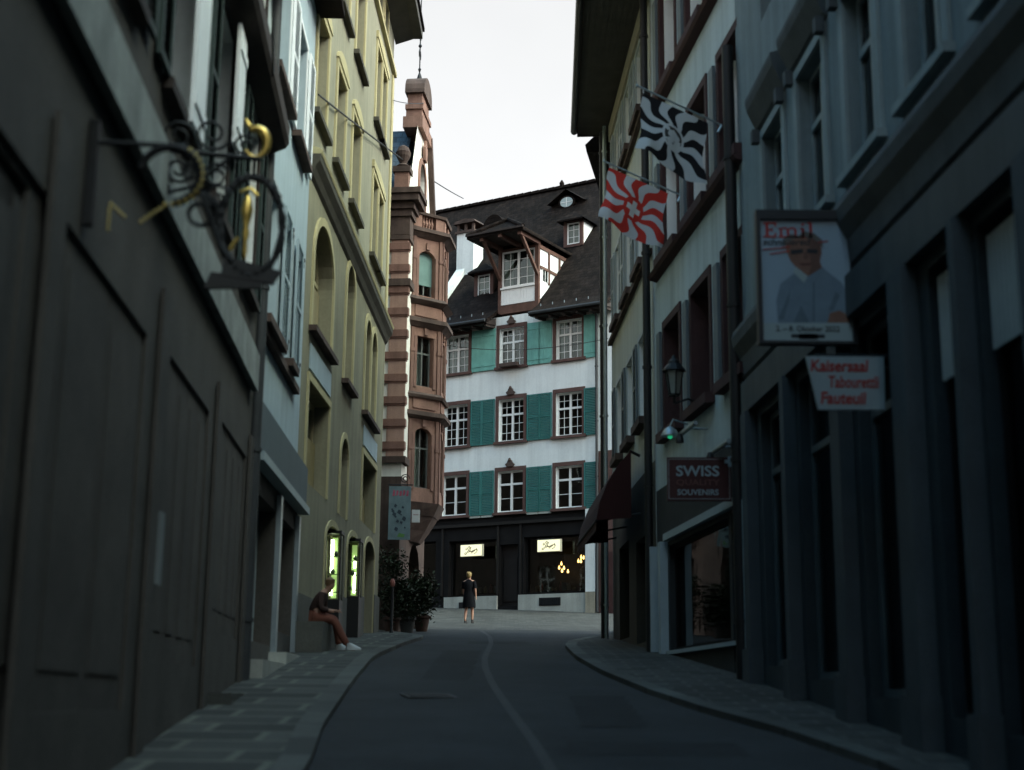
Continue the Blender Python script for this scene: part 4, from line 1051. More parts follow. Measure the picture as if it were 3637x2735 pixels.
# deep eaves with soffit boards (local coords, slightly skewed from the wall)
ev = MB(o)
ea = [(-1.5, 1.36), (7.9, .78)]
def eo(s): return ea[0][1] + (ea[1][1] - ea[0][1]) * (s - ea[0][0]) / (ea[1][0] - ea[0][0])
N_ = 9
for i in range(N_):
    t0, t1 = i / N_, (i + 1) / N_
    sA, sB = -1.5, 7.9
    def e0(s, t): return eo(s) * t
    ev.quad((sA, e0(sA, t0), 15.42), (sB, e0(sB, t0), 15.42), (sB, e0(sB, t1) - .012, 15.42), (sA, e0(sA, t1) - .012, 15.42))
    ev.quad((sA, e0(sA, t0), 15.44), (sB, e0(sB, t0), 15.44), (sB, e0(sB, t1), 15.44), (sA, e0(sA, t1), 15.44))
ev.build('eaves_boarding', soffit_wood, r)
fc = MB(o); fc.quad((-1.5, eo(-1.5), 15.36), (7.9, eo(7.9), 15.36), (7.9, eo(7.9), 15.62), (-1.5, eo(-1.5), 15.62)); fc.quad((7.9, 0, 15.4), (7.9, eo(7.9), 15.36), (7.9, eo(7.9), 15.62), (7.9, 0, 15.66)); fc.build('fascia_board', wood_dark, r)
gt = MB(o); gt.tube([(-1.5, eo(-1.5) + .07, 15.52), (7.95, eo(7.9) + .07, 15.52)], .09, 8); gt.build('gutter', zinc, r)
rf = MB(o); rf.quad((-1.5, eo(-1.5), 15.63), (7.9, eo(7.9), 15.63), (7.9, -3.4, 20.2), (-1.5, -3.4, 20.2)); rf.quad((-1.5, -7, 16.3), (7.9, -7, 16.3), (7.9, -3.4, 20.2), (-1.5, -3.4, 20.2)); rf.build('roof', roof_tile, r)
fz = MB(o); fz.box(.06, 7.3, .004, .06, 15.0, 15.4); fz.build('frieze', mat('tan_frieze', (.30, .28, .22), .9, .1, 2), r)
x, y = FR2b.xy(7.28, .16); downpipe(x, y, gz(y), 15.4, 'slim grey downpipe on the far corner of the narrow white house', .05, None, steel)
x, y = FR2b.xy(7.42, .2); downpipe(x, y, gz(y), 15.3, 'thick black downpipe on the far corner of the narrow white house', .075, None, black_paint)
x, y = FR2b.xy(.02, .13); downpipe(x, y, gz(y), 15.3, 'black downpipe between the house with flags and the narrow white house', .075, None, black_paint)

# ---- red house beyond, only its eaves and corner show
FR3 = Fac((2.45, 33.7), 10, 1)
r = FR3.root('row_house', 'dark house beyond the narrow white house, its steep eaves against the sky', 'house', 'houses lining the street')
w1 = MB(o); wall(w1, .05, 5.2, 2.4, 15.0, [(a, a + 1., z, z + 1.7) for a in (.9, 2.9) for z in (7, 10, 12.9)], .2); w1.build('wall', red_stone, r)
for a in (.9, 2.9):
    for z in (7, 10, 12.9): window(r, o, a, a + 1., z, z + 1.7, .18, 1, .66)
shell(r, o, .05, 5.2, 2.4, 15.0, 7, red_stone)
rf = MB(o); rf.prism([(.62, 15.1), (.66, 15.3), (-3.2, 19), (-7, 15.5), (-7, 15.1)], 'x', -.1, 5.3); rf.build('roof', roof_tile_p, r)

# ---- red awning
x, y = FR2b.xy(3.0, .0); zb_ = 4.7
t = thing('awning', 'dark red cloth awning hanging out over the shop of the narrow white house', 'awning', (x, y, zb_), FR2b.rz); ZB[t.name] = zb_
k = MB(o); n = 14
P_ = [(.28, 6.3), (.5, 6.05), (.72, 5.7), (.88, 5.3), (.95, 4.95)]
for i in range(n):
    s0, s1 = -1.6 + 4.3 * i / n, -1.6 + 4.3 * (i + 1) / n
    for (a, za), (b, zb2) in zip(P_, P_[1:]): k.quad((s0, a, za), (s1, a, za), (s1, b, zb2), (s0, b, zb2))
    pts = [(s0 + (s1 - s0) * q / 5, .95, 4.95 - .17 - .04 * sin(pi * q / 5)) for q in range(6)]
    k.quad((s0, .95, 4.95), (s1, .95, 4.95), *reversed(pts))
for s_ in (-1.6, 2.7): k.quad(*[(s_, a, za) for a, za in P_], (s_, .28, 5.0))
k.build('cloth', awning_m, t)
k = MB(o)
for s_ in (-1.55, .6, 2.65): k.tube([(s_, .1, 5.1), (s_, .93, 4.93)], .02, 6); k.tube([(s_, .1, 6.2), (s_, .3, 6.3)], .03, 6)
k.tube([(-1.6, .95, 4.94), (2.7, .95, 4.94)], .025, 6); k.build('awning_frame', iron, t)

# ------------------------------------------------------------------ PROPS
def at0(name, label, cat, x, y, z, rz=0., group=None):
    t = thing(name, label, cat, (x, y, z), rz, group); ZB[t.name] = z; return t
# ---- wrought iron guild sign with an oval wreath (left)
y0 = 11.0
t = at0('iron_sign', 'black wrought iron sign with an oval ring, gilt pendant and gilt hook on top', 'hanging sign', -2.13, y0, 4.8, .25)
k = MB()
X = lambda x: x + 2.13
k.tube([(-.85, .0, 5.92), (.05, 0, 5.92)], .022, 8); k.tube([(-.85, 0, 5.5), (-.5, 0, 5.62), (-.2, 0, 5.9)], .016, 8)
def scroll(mb, cx, cz, r0, turns, a0, sg, rr=.013, y=0.):
    pts = []
    n = int(16 * turns)
    for i in range(n + 1):
        a = a0 + sg * 2 * pi * turns * i / n; q = r0 * (1 - .72 * i / n); pts.append((cx + q * cos(a), y, cz + q * sin(a)))
    mb.tube(pts, rr, 6)
for cx, cz, q, s_ in ((-.62, 6.05, .13, 1), (-.35, 6.1, .16, -1), (-.08, 6.02, .1, 1), (-.6, 5.76, .12, -1), (-.3, 5.74, .11, 1), (-.72, 5.6, .09, 1)):
    scroll(k, cx, cz, q, 1.5, .5, s_)
k.box(-.9, -.84, -.05, .05, 5.3, 6.25)
k.build('bracket', iron, t)
k = MB()
k.tube([(.25 * cos(2 * pi * i / 28), 0, 5.34 + .42 * sin(2 * pi * i / 28)) for i in range(29)], [.03 + .008 * sin(i * 2.2) for i in range(29)], 8)
for i in range(28):
    a = 2 * pi * i / 28; cx, cz = .25 * cos(a), 5.34 + .42 * sin(a)
    k.prism([(cx - .03, cz), (cx, cz + .035), (cx + .035, cz + .01), (cx + .005, cz - .03)], 'y', -.03, .03)
k.tube([(0, 0, 5.92), (0, 0, 5.76)], .018, 6)
k.build('wreath', iron, t)
k = MB(); k.lathe((-.04, 0), [(.01, 5.6), (.03, 5.56), (.05, 5.47), (.035, 5.4), (.02, 5.33), (.03, 5.27), (.015, 5.2), (.02, 5.12), (.005, 5.05)], 10)
k.tube([(-.1, 0, 5.62), (-.02, 0, 5.66), (.04, 0, 5.6)], .016, 6); k.tube([(-.16, 0, 5.12), (-.12, 0, 5.2), (-.1, 0, 5.23)], .018, 6); k.build('pendant', gold, t, True)
k = MB(); pts = []
for i in range(15):
    a = R(120) - R(265) * i / 14; pts.append((.0 + .095 * cos(a), 0, 6.06 + .125 * sin(a)))
k.tube(pts, [.012 + .028 * sin(pi * min(1, (i + 2) / 13)) for i in range(15)], 10); k.tube([(-.06, 0, 6.2), (-.09, 0, 6.26)], [.02, .006], 6); k.build('hook', gold, t, True)
k = MB(); k.prism([(-.22, 4.9), (.2, 4.86), (.26, 4.97), (.1, 5.0), (-.2, 5.06)], 'y', -.03, .03); k.prism([(-.35, 4.78), (.1, 4.82), (.12, 4.9), (-.3, 4.92)], 'y', -.025, .025); k.build('ribbon', black_paint, t)
# ---- iron scroll sign nearer the viewer
t = at0('iron_sign', 'iron scroll bracket with gilt beaded edges on the pale fascia of the brown house', 'hanging sign', -2.2, 8.6, 4.35, .1)
k = MB(); zc = 4.92
k.tube([(-.5, 0, 5.06), (.1, 0, 5.06)], .018, 8)
pts = [(.19 * cos(R(170 - 250 * i / 20)), 0, 4.86 + .19 * sin(R(170 - 250 * i / 20))) for i in range(21)]
k.tube(pts, .028, 8); scroll(k, .2, 4.62, .13, 1.3, 2.0, -1, .016); scroll(k, .3, 4.72, .09, 1.2, .4, 1, .014); scroll(k, .12, 4.9, .07, 1.2, .4, -1, .012)
k.tube([(.2, 0, 4.75), (.34, 0, 4.4), (.42, 0, 4.3)], .02, 6); k.box(-.52, -.46, -.04, .04, 4.5, 5.2)
k.build('bracket', iron, t)
k = MB()
for i in range(13):
    a = R(55 - 150 * i / 12); k.lathe((.205 * cos(a) + .0, -.02), [(.004, 4.86 + .205 * sin(a) - .017), (.017, 4.86 + .205 * sin(a)), (.004, 4.86 + .205 * sin(a) + .017)], 6)
for i in range(6): k.lathe((-.02 - .028 * i, -.02), [(.004, 4.63 - .022 * i), (.015, 4.645 - .022 * i), (.004, 4.66 - .022 * i)], 6)
for i in range(5): k.lathe((-.36, -.02), [(.004, 4.46 + .033 * i), (.014, 4.475 + .033 * i), (.004, 4.49 + .033 * i)], 6); k.lathe((-.355 + .022 * i, -.02), [(.004, 4.63 - .02 * i), (.013, 4.642 - .02 * i), (.004, 4.655 - .02 * i)], 6)
k.build('gilt_bead', gold, t)

# ---- poster box on the right house
sw, shh = .895, 1.27
t = at0('poster_sign', 'framed theatre poster of a man in a pale blue shirt under red capital lettering', 'poster sign', 2.99, 13.9, 5.14)
poster_bg = mat('poster_paper', (.27, .37, .45), .45, .05, 2)
k = MB(); k.box(-.5, .5, .0, .12, 6.46, 6.56); k.box(-.5, .5, 0, .12, 5.14, 5.17); k.box(-.5, -.455, 0, .12, 5.17, 6.46); k.box(.455, .5, 0, .12, 5.17, 6.46); k.box(-.455, .455, .05, .1, 5.17, 6.46)
k.box(.5, .62, .03, .09, 6.0, 6.08); k.box(.5, .62, .03, .09, 5.5, 5.58); k.build('sign_frame', mat('dark_sign_frame', (.02, .024, .028), .5, .1, 3), t)
k = MB(); k.box(-.455, .455, .04, .049, 5.17, 6.46); k.build('poster_sheet', poster_bg, t)
def flat(name, pts, m, dep, base=0.):
    q = MB(); q.prism(pts, 'y', .04 - dep, .04 - dep + .0015); return q.build(name, m, t)
red_ink = mat('red_ink', (.42, .035, .03), .6, .05, 3); dark_ink = mat('dark_ink', (.02, .025, .03), .6, .05, 3)
skin_print = mat('printed_face', (.20, .105, .075), .6, .12, 9); shirt_print = mat('printed_shirt', (.15, .215, .27), .6, .1, 6); strip_print = mat('printed_strip', (.30, .38, .39), .6, .04, 3)
flat('printed_shirt', [(-.3, 5.36), (-.31, 5.6), (-.26, 5.78), (-.08, 5.92), (.08, 5.86), (.2, 5.93), (.36, 5.8), (.452, 5.62), (.452, 5.36)], shirt_print, .002)
flat('printed_face', [(-.19, 6.12), (-.2, 6.2), (-.16, 6.24), (-.1, 6.28), (0, 6.3), (.1, 6.27), (.17, 6.2), (.17, 6.1), (.15, 6.02), (.17, 5.95), (.1, 5.88), (.02, 5.86), (-.08, 5.93), (-.15, 6.02)], skin_print, .004)
flat('printed_collar', [(-.1, 5.96), (.02, 5.86), (-.02, 5.79), (-.13, 5.9)], strip_print, .005); flat('printed_collar', [(.18, 5.96), (.03, 5.86), (.08, 5.8), (.21, 5.9)], shirt_print, .005)
flat('printed_hair', [(-.2, 6.2), (-.21, 6.26), (-.14, 6.31), (-.06, 6.29), (.0, 6.34), (.1, 6.32), (.18, 6.25), (.19, 6.15), (.17, 6.19), (.1, 6.255), (0, 6.275), (-.1, 6.26)], mat('printed_hair', (.12, .11, .10), .6, .15, 9), .006)
flat('printed_glasses', [(-.15, 6.135), (-.02, 6.15), (-.02, 6.105), (-.14, 6.09)], dark_ink, .0065); flat('printed_glasses', [(.02, 6.15), (.13, 6.145), (.13, 6.1), (.02, 6.105)], dark_ink, .0065); flat('printed_mouth', [(-.07, 5.995), (.07, 6.0), (.05, 5.975), (-.04, 5.972)], mat('printed_mouth', (.1, .04, .035), .6, .1, 5), .0065)
dim_face = mat('printed_face_shade', (.125, .065, .05), .6, .12, 9); fold_p = mat('printed_fold', (.10, .15, .19), .6, .1, 6)
flat('printed_shadow', [(.03, 6.27), (.1, 6.26), (.16, 6.2), (.165, 6.1), (.145, 6.02), (.16, 5.95), (.1, 5.885), (.03, 5.87), (.06, 5.98), (.05, 6.06), (.03, 6.08), (.05, 6.14)], dim_face, .0045)
flat('printed_nose', [(-.01, 6.12), (.02, 6.12), (.035, 6.05), (.0, 6.035), (-.02, 6.05)], dim_face, .0055)
flat('printed_fold', [(-.3, 5.4), (-.2, 5.62), (-.16, 5.74), (-.18, 5.6), (-.24, 5.4)], fold_p, .003); flat('printed_fold', [(.05, 5.38), (.07, 5.8), (.09, 5.8), (.075, 5.38)], fold_p, .003); flat('printed_fold', [(.22, 5.5), (.3, 5.7), (.34, 5.66), (.27, 5.5)], fold_p, .003); flat('printed_fold', [(-.14, 5.37), (-.06, 5.55), (.02, 5.37)], fold_p, .003)
flat('printed_hand', [(.2, 5.36), (.23, 5.47), (.33, 5.5), (.42, 5.45), (.43, 5.36)], skin_print, .004)
flat('printed_strip', [(-.453, 5.172), (.453, 5.172), (.453, 5.37), (-.453, 5.36)], strip_print, .007)
def serif_text(parent, word, size, x, z, m, y, wd=.0):
    """slab serif capitals drawn from the built-in outlines plus serifs"""
    o_ = text(parent, word, size, (x, y, z), m, 'LEFT', 0, wd); return o_
# serif letters E m i l drawn as polygons
def rects(name, rs, m, y):
    q = MB()
    for x0, x1, z0, z1 in rs: q.box(x0, x1, y, y + .002, z0, z1)
    return q.build(name, m, t)
zb0, H_ = 6.27, .165; X0 = -.42
E_ = [(0, .13, 0, .018), (0, .13, .147, .165), (.022, .052, .018, .147), (.052, .092, .074, .092), (.112, .13, .018, .05), (.112, .13, .115, .147), (.084, .095, .06, .108)]
m_ = [(.15, .35, 0, .014), (.165, .19, .014, .1), (.15, .19, .09, .104), (.235, .26, .014, .096), (.31, .335, .014, .096), (.19, .24, .092, .11), (.26, .315, .092, .11)]
i_l = [(.365, .43, 0, .014), (.385, .412, .014, .104), (.368, .412, .09, .104), (.385, .412, .128, .156), (.445, .51, 0, .014), (.463, .49, .014, .17), (.446, .49, .156, .172)]
rects('poster_title', [(X0 + a * 1.02, X0 + b * 1.02, zb0 + c, zb0 + d) for a, b, c, d in E_ + m_ + i_l], red_ink, .034)
text(t, 'schnädered', .098, (-.43, .037, 6.19), dark_ink, 'LEFT', .25, .002, 1.05)
q = MB(); q.tube([(-.43, .036, 6.135), (-.15, .036, 6.17)], .007, 5); q.tube([(-.36, .036, 6.09), (-.16, .036, 6.125)], .007, 5); q.tube([(.14, .035, 6.22), (.24, .035, 6.235)], .006, 5); q.build('underline', red_ink, t)
text(t, '2. – 8. Oktober 2022', .082, (0, .031, 5.275), dark_ink, 'CENTER', 0, .001, .92)
rects('printed_mark', [(-.17, .17, 5.205, 5.245), (-.09, .1, 5.19, 5.252)], dark_ink, .031)
# ---- trapezoid theatre sign
t = at0('theatre_sign', 'pale trapezoid sign with red brush lettering in three lines below the poster', 'hanging sign', 3.15, 13.0, 4.27)
k = MB(); k.prism([(-.39, 4.79), (.345, 4.79), (.335, 4.28), (-.29, 4.28)], 'y', 0, .035); k.build('sign_panel', mat('pale_sign_panel', (.27, .34, .36), .6, .08, 3, dirt=.15), t)
k = MB(); k.tube([(.345, .05, 4.7), (.5, .05, 4.7)], .014, 6); k.tube([(-.3, .05, 4.81), (.5, .05, 4.81)], .014, 6); k.build('bracket', iron, t)
brush = mat('brush_red', (.30, .03, .028), .6, .12, 8)
text(t, 'Kaisersaal', .158, (-.355, -.004, 4.645), brush, 'LEFT', .12, .004, .86); text(t, 'Tabourettli', .158, (-.19, -.004, 4.49), brush, 'LEFT', .12, .003, .66); text(t, 'Fauteuil', .158, (-.27, -.004, 4.335), brush, 'LEFT', .12, .004, .86)
# ---- souvenir sign
t = at0('shop_sign', 'dark red shop sign with white serif lettering and a white cross in its corner', 'hanging sign', 2.65, 19.85, 4.34, -.04)
k = MB(); k.box(-.45, .45, 0, .05, 4.36, 4.98); k.build('sign_panel', mat('wine_red_panel', (.045, .008, .009), .5, .1, 3), t)
line = mat('pale_line', (.26, .28, .28), .6, .05, 3)
k = MB()
for a, b, c, d in ((-.43, .43, 4.385, 4.393), (-.43, .34, 4.95, 4.958), (-.43, -.422, 4.393, 4.95), (.422, .43, 4.393, 4.86)): k.box(a, b, -.004, -.001, c, d)
k.build('border_line', line, t)
pale_l = mat('pale_letter', (.27, .34, .36), .6, .05, 3)
text(t, 'SWISS', .205, (-.02, -.003, 4.715), pale_l, 'CENTER', 0, .004, 1.12); text(t, 'QUALITY', .115, (-.02, -.003, 4.585), mat('rust_letter', (.13, .055, .045), .6, .05, 3), 'CENTER', 0, .0, 1.28); text(t, 'SOUVENIRS', .112, (-.02, -.003, 4.445), pale_l, 'CENTER', 0, .002, 1.0)
k = MB(); k.box(.36, .51, -.006, -.002, 4.895, 4.945); k.box(.41, .46, -.007, -.0015, 4.845, 4.995); k.build('cross', pale_l, t)
k = MB(); k.box(.45, .6, .01, .04, 4.5, 4.53); k.box(.45, .6, .01, .04, 4.85, 4.88); k.build('bracket', iron, t)

# ---- flags
def flag_mat(name, c1, c2, centre):
    m = bpy.data.materials.new(name); m.use_nodes = True; nt = m.node_tree; N = nt.nodes; L = nt.links
    b = N['Principled BSDF']; b.inputs['Roughness'].default_value = .9; b.inputs['Specular IOR Level'].default_value = .1
    tr = N.new('ShaderNodeBsdfTranslucent'); mx = N.new('ShaderNodeMixShader'); mx.inputs[0].default_value = .3
    uv = N.new('ShaderNodeUVMap'); sp = N.new('ShaderNodeSeparateXYZ'); L.new(uv.outputs[0], sp.inputs[0])
    def M(op, a, b_=None):
        n = N.new('ShaderNodeMath'); n.operation = op
        for i, v in enumerate((a, b_)):
            if v is None: continue
            if hasattr(v, 'links'): L.new(v, n.inputs[i])
            else: n.inputs[i].default_value = v
        return n.outputs[0]
    u = M('SUBTRACT', sp.outputs[0], .5); v = M('SUBTRACT', sp.outputs[1], .5)
    th = M('ARCTAN2', v, u); rr = M('SQRT', M('ADD', M('MULTIPLY', u, u), M('MULTIPLY', v, v)))
    wob = M('MULTIPLY', M('SINE', M('MULTIPLY', rr, 14.)), .13)
    st = M('GREATER_THAN', M('SINE', M('MULTIPLY', M('ADD', th, wob), 9.)), .0)
    def mixc(f, a, b_):
        n = N.new('ShaderNodeMix'); n.data_type = 'RGBA'; L.new(f, n.inputs[0])
        for i, c_ in ((6, a), (7, b_)):
            if hasattr(c_, 'links'): L.new(c_, n.inputs[i])
            else: n.inputs[i].default_value = (*c_, 1)
        return n.outputs[2]
    col = mixc(st, c1, c2)
    disc = M('LESS_THAN', rr, .185)
    if centre == 'cross':
        col = mixc(disc, col, c2)
        au, av = M('ABSOLUTE', u), M('ABSOLUTE', v)
        cr = M('MAXIMUM', M('MULTIPLY', M('LESS_THAN', au, .042), M('LESS_THAN', av, .125)), M('MULTIPLY', M('LESS_THAN', av, .042), M('LESS_THAN', au, .125)))
        col = mixc(cr, col, (.6, .62, .62))
    else:
        col = mixc(disc, col, c1)
        nz = N.new('ShaderNodeTexNoise'); nz.inputs['Scale'].default_value = 9; L.new(uv.outputs[0], nz.inputs['Vector'])
        dk = M('MULTIPLY', M('LESS_THAN', rr, .15), M('GREATER_THAN', nz.outputs['Fac'], .57)); col = mixc(dk, col, (.06, .06, .06))
    L.new(col, b.inputs['Base Color']); L.new(col, tr.inputs['Color'])
    L.new(b.outputs[0], mx.inputs[1]); L.new(tr.outputs[0], mx.inputs[2]); L.new(mx.outputs[0], N['Material Output'].inputs['Surface'])
    return m
def flag(label, s, z, out, ztip, m, wu, hv, lean, ph, group):
    bx, by = FR2a.xy(s, .0)
    t = at0('flag', label, 'flag', bx, by, z, FR2a.rz, group)
    # local x along wall (forward), y outward
    base = Vector((0, .0, z)); tip = Vector((0, out, ztip)); L_ = (tip - base).length; d = (tip - base) / L_
    k = MB(); k.tube([tuple(base), tuple(tip)], .016, 8); k.lathe((tip.x, tip.y), [(.005, tip.z - .03), (.03, tip.z), (.005, tip.z + .035)], 8); k.tube([tuple(base), (0, .06, z - .12)], .02, 6); k.build('pole', steel, t, True)
    nu, nv = 36, 36; me = bpy.data.meshes.new('cloth'); V = []; Fc = []; UV = []
    u0 = L_ - .1 - wu
    for j in range(nv + 1):
        for i in range(nu + 1):
            a, b = i / nu, j / nv
            p = base + d * (u0 + wu * (1 - a))       # a=0 at the tip
            p = p + Vector((0, 0, -.07 - hv * b))
            w_ = b ** .8
            p += Vector((lean[0] * w_ + .07 * w_ * sin(a * 8 + b * 3 + ph) + .03 * w_ * sin(a * 17 - b * 5), lean[1] * w_ + .05 * w_ * sin(b * 7 + a * 4 + ph), .05 * w_ * sin(a * 6 + ph) - lean[2] * a * b))
            V.append((p.x, p.y, p.z - z))
    for j in range(nv):
        for i in range(nu):
            n0 = j * (nu + 1) + i; Fc.append((n0, n0 + 1, n0 + nu + 2, n0 + nu + 1)); UV += [(i / nu, 1 - j / nv), ((i + 1) / nu, 1 - j / nv), ((i + 1) / nu, 1 - (j + 1) / nv), (i / nu, 1 - (j + 1) / nv)]
    me.from_pydata(V, [], Fc); ul = me.uv_layers.new(name='UVMap')
    for i, q in enumerate(UV): ul.data[i].uv = q
    for p in me.polygons: p.use_smooth = True
    me.materials.append(m); ob = bpy.data.objects.new('cloth', me); COL.objects.link(ob); ob.parent = t
    k = MB()
    for a in (0., .5, 1.): p = base + d * (u0 + wu * a); k.tube([tuple(p), (p.x, p.y, p.z - .075)], .006, 5)
    k.build('cord', steel, t)
flag('black and white flag of wavy rays hanging from the nearer and higher pole', -5.18, 10.21, 1.3, 10.78, flag_mat('black_white_flames', (.50, .54, .56), (.018, .018, .02), 'x'), 1.08, .92, (-.02, .1, .12), .3, 'flags on the house front')
flag('red and white flag of wavy rays with a white cross in its middle', -2.37, 10.1, 1.33, 10.65, flag_mat('red_white_flames', (.50, .52, .54), (.50, .045, .035), 'cross'), 1.1, .95, (-.02, .16, .1), 1.2, 'flags on the house front')

# ---- wall lantern
x, y = FR2a.xy(-3.5, .0)
t = at0('wall_lantern', 'old black glazed street lantern on an iron bracket under the flags', 'lantern', x, y, 6.1, FR2a.rz)
k = MB(); yc = .42
k.tube([(0, 0, 6.2), (0, .2, 6.28), (0, yc, 6.2)], .02, 6); k.tube([(0, yc, 6.2), (0, yc, 6.32)], .025, 6)
for a in range(6):
    q0, q1 = 2 * pi * a / 6, 2 * pi * a / 6
    k.tube([(.09 * cos(q0), yc + .09 * sin(q0), 6.34), (.15 * cos(q0), yc + .15 * sin(q0), 6.72)], .012, 5)
k.lathe((0, yc), [(.1, 6.32), (.1, 6.35), (.03, 6.35)], 6); k.lathe((0, yc), [(.19, 6.72), (.17, 6.76), (.1, 6.84), (.09, 6.88), (.05, 6.92), (.02, 6.98)], 12)
k.build('lantern_frame', iron, t)
k = MB(); k.lathe((0, yc), [(.085, 6.35), (.14, 6.715)], 6); k.build('lantern_glass', mat('milky_glass', (.2, .22, .2), .3, .1, 4), t)
# ---- spotlights over the shop front
for i, (s, z, lab) in enumerate(((-3.95, 5.72, 'grey tubular spotlight arm on the souvenir shop, the farther one'), (-5.85, 5.1, 'grey tubular spotlight arm above the souvenir sign, the nearer one'))):
    x, y = FR2a.xy(s, 0); t = at0('spotlight', lab, 'spotlight', x, y, z - .2, FR2a.rz, 'spotlights above the shop')
    k = MB(); k.tube([(-.45, .3, z), (.45, .3, z)], .035, 8); k.tube([(0, 0, z), (0, .3, z)], .02, 6); k.build('arm', steel, t, True)
    k = MB(); k.lathe((.38, .36), [(.03, z - .02), (.06, z - .1), (.065, z - .16), (.02, z - .17)], 10); k.build('lamp_head', black_paint, t, True)
x, y = FR2a.xy(-2.6, 0); t = at0('shop_lamp', 'small domed shop lamp with a green glint below the lantern', 'lamp', x, y, 5.7, FR2a.rz)
k = MB(); k.tube([(0, 0, 6.05), (0, .25, 6.12), (0, .3, 6.0)], .015, 6); k.lathe((0, .3), [(.03, 6.0), (.1, 5.95), (.15, 5.86), (.15, 5.84)], 14); k.build('shade', steel, t, True)
k = MB(); k.lathe((0, .3), [(.0, 5.93), (.05, 5.88), (.035, 5.81), (.0, 5.79)], 10); k.build('green_bulb', mat('green_glow', (.05, .5, .25), .4, 0, 1, emit=(.03, .75, .32), estr=.15), t, True)
# ---- paper notice and white canopy inside the souvenir window
x, y = FR2a.xy(-5.72, -.08); t = at0('paper_notice', 'pale paper notice taped inside the souvenir shop window by the post', 'notice', x, y, 2.9, FR2a.rz)
k = MB(1); k.box(-.3, .28, 0, .004, 2.92, 3.28); k.build('sheet', mat('notice_paper', (.22, .28, .3), .8, .06, 4), t)
# ---- banner and small white sign by the sandstone house
t = at0('hanging_banner', 'long greenish blue banner with pink lettering hanging by the sandstone corner pier', 'banner', -2.94, 37.45, 5.7)
k = MB(); k.box(-.29, .29, 0, .03, 5.7, 7.12); k.build('banner_cloth', mat('banner_teal', (.16, .23, .25), .7, .25, 3), t)
k = MB()
for i in range(5): 
    xx = -.2 + i * .09; k.prism([(xx, 6.86), (xx + .06, 6.86 + .03 * (i % 2)), (xx + .07, 7.0), (xx + .02, 7.03 - .02 * (i % 3))], 'y', -.004, -.001)
k.build('pink_mark', mat('pink_print', (.42, .09, .14), .7, .2, 9), t)
k = MB(); random.seed(3)
for i in range(16):
    cx, cz = random.uniform(-.2, .2), random.uniform(5.95, 6.6); q = random.uniform(.02, .06)
    k.prism([(cx - q, cz), (cx - q * .3, cz + q * 1.4), (cx + q, cz + q * .4), (cx + q * .4, cz - q)], 'y', -.003 - .0008 * i, -.0006 - .0008 * i)
k.build('dark_figure', mat('navy_print', (.04, .06, .08), .7, .2, 9), t)
k = MB(); k.prism([(-.05, 5.78), (.12, 5.76), (.16, 5.84), (.0, 5.88)], 'y', -.004, -.001); k.build('green_mark', mat('green_print', (.12, .26, .08), .7, .2, 9), t)
k = MB(); k.tube([(-.32, .015, 7.16), (.34, .015, 7.16)], .018, 6); k.tube([(.0, .015, 7.16), (.0, .6, 7.18)], .015, 6); scroll(k, .12, 7.32, .13, 1.6, 0, 1, .014, .015); k.build('bracket', iron, t)
t = at0('small_sign', 'small plain white box sign beside the long banner', 'sign', -2.55, 38.05, 6.23)
k = MB(); k.box(-.105, .105, 0, .07, 6.235, 6.575); k.build('sign_box', mat('white_sign', (.72, .72, .68), .5, .04, 3), t)
k = MB(); k.box(-.07, .07, -.004, -.001, 6.43, 6.455); k.build('pink_line', mat('faint_pink', (.5, .36, .34), .6, .1, 9), t)
k = MB(); k.tube([(-.1, .035, 6.5), (-.45, .1, 6.5)], .012, 6); k.build('bracket', iron, t)

# ---- overhead wires
def wire(p, q, sag, label, r=.011):
    t_ = MB(); n = 16; pts = []
    for i in range(n + 1):
        u = i / n; pts.append((p[0] + (q[0] - p[0]) * u, p[1] + (q[1] - p[1]) * u, p[2] + (q[2] - p[2]) * u - sag * 4 * u * (1 - u)))
    t_.tube(pts, r, 5); w_ = t_.build('overhead_wire', black_paint, None, True, 0); tag(w_, label, 'wire', 'wires strung over the street')
def fx(F, s, z, out=.0): a = F.xy(s, out); return (a[0], a[1], z)
wire(fx(FL2, -1.2, 12.4, .05), fx(FC, -5.79, 24.9, -4.9), .15, 'long dark wire rising from the cream house to the tiled roof', .02)
wire(fx(FL2, 10.6, 17.5, .05), fx(FL3, 1.5, 19.0, .1), .05, 'short dark wire from the cream house corner to the sandstone gable')
wire(fx(FL3, 1.8, 11.6, .9), fx(FR2b, 7.2, 10.0, .1), .2, 'thin wire crossing in front of the white house under its top windows', .009)
wire(fx(FL1, -1.2, 9.6, .1), fx(FL0, -10, 8.2, .9), .2, 'dark wire along the brown house front above the pale fascia', .012)

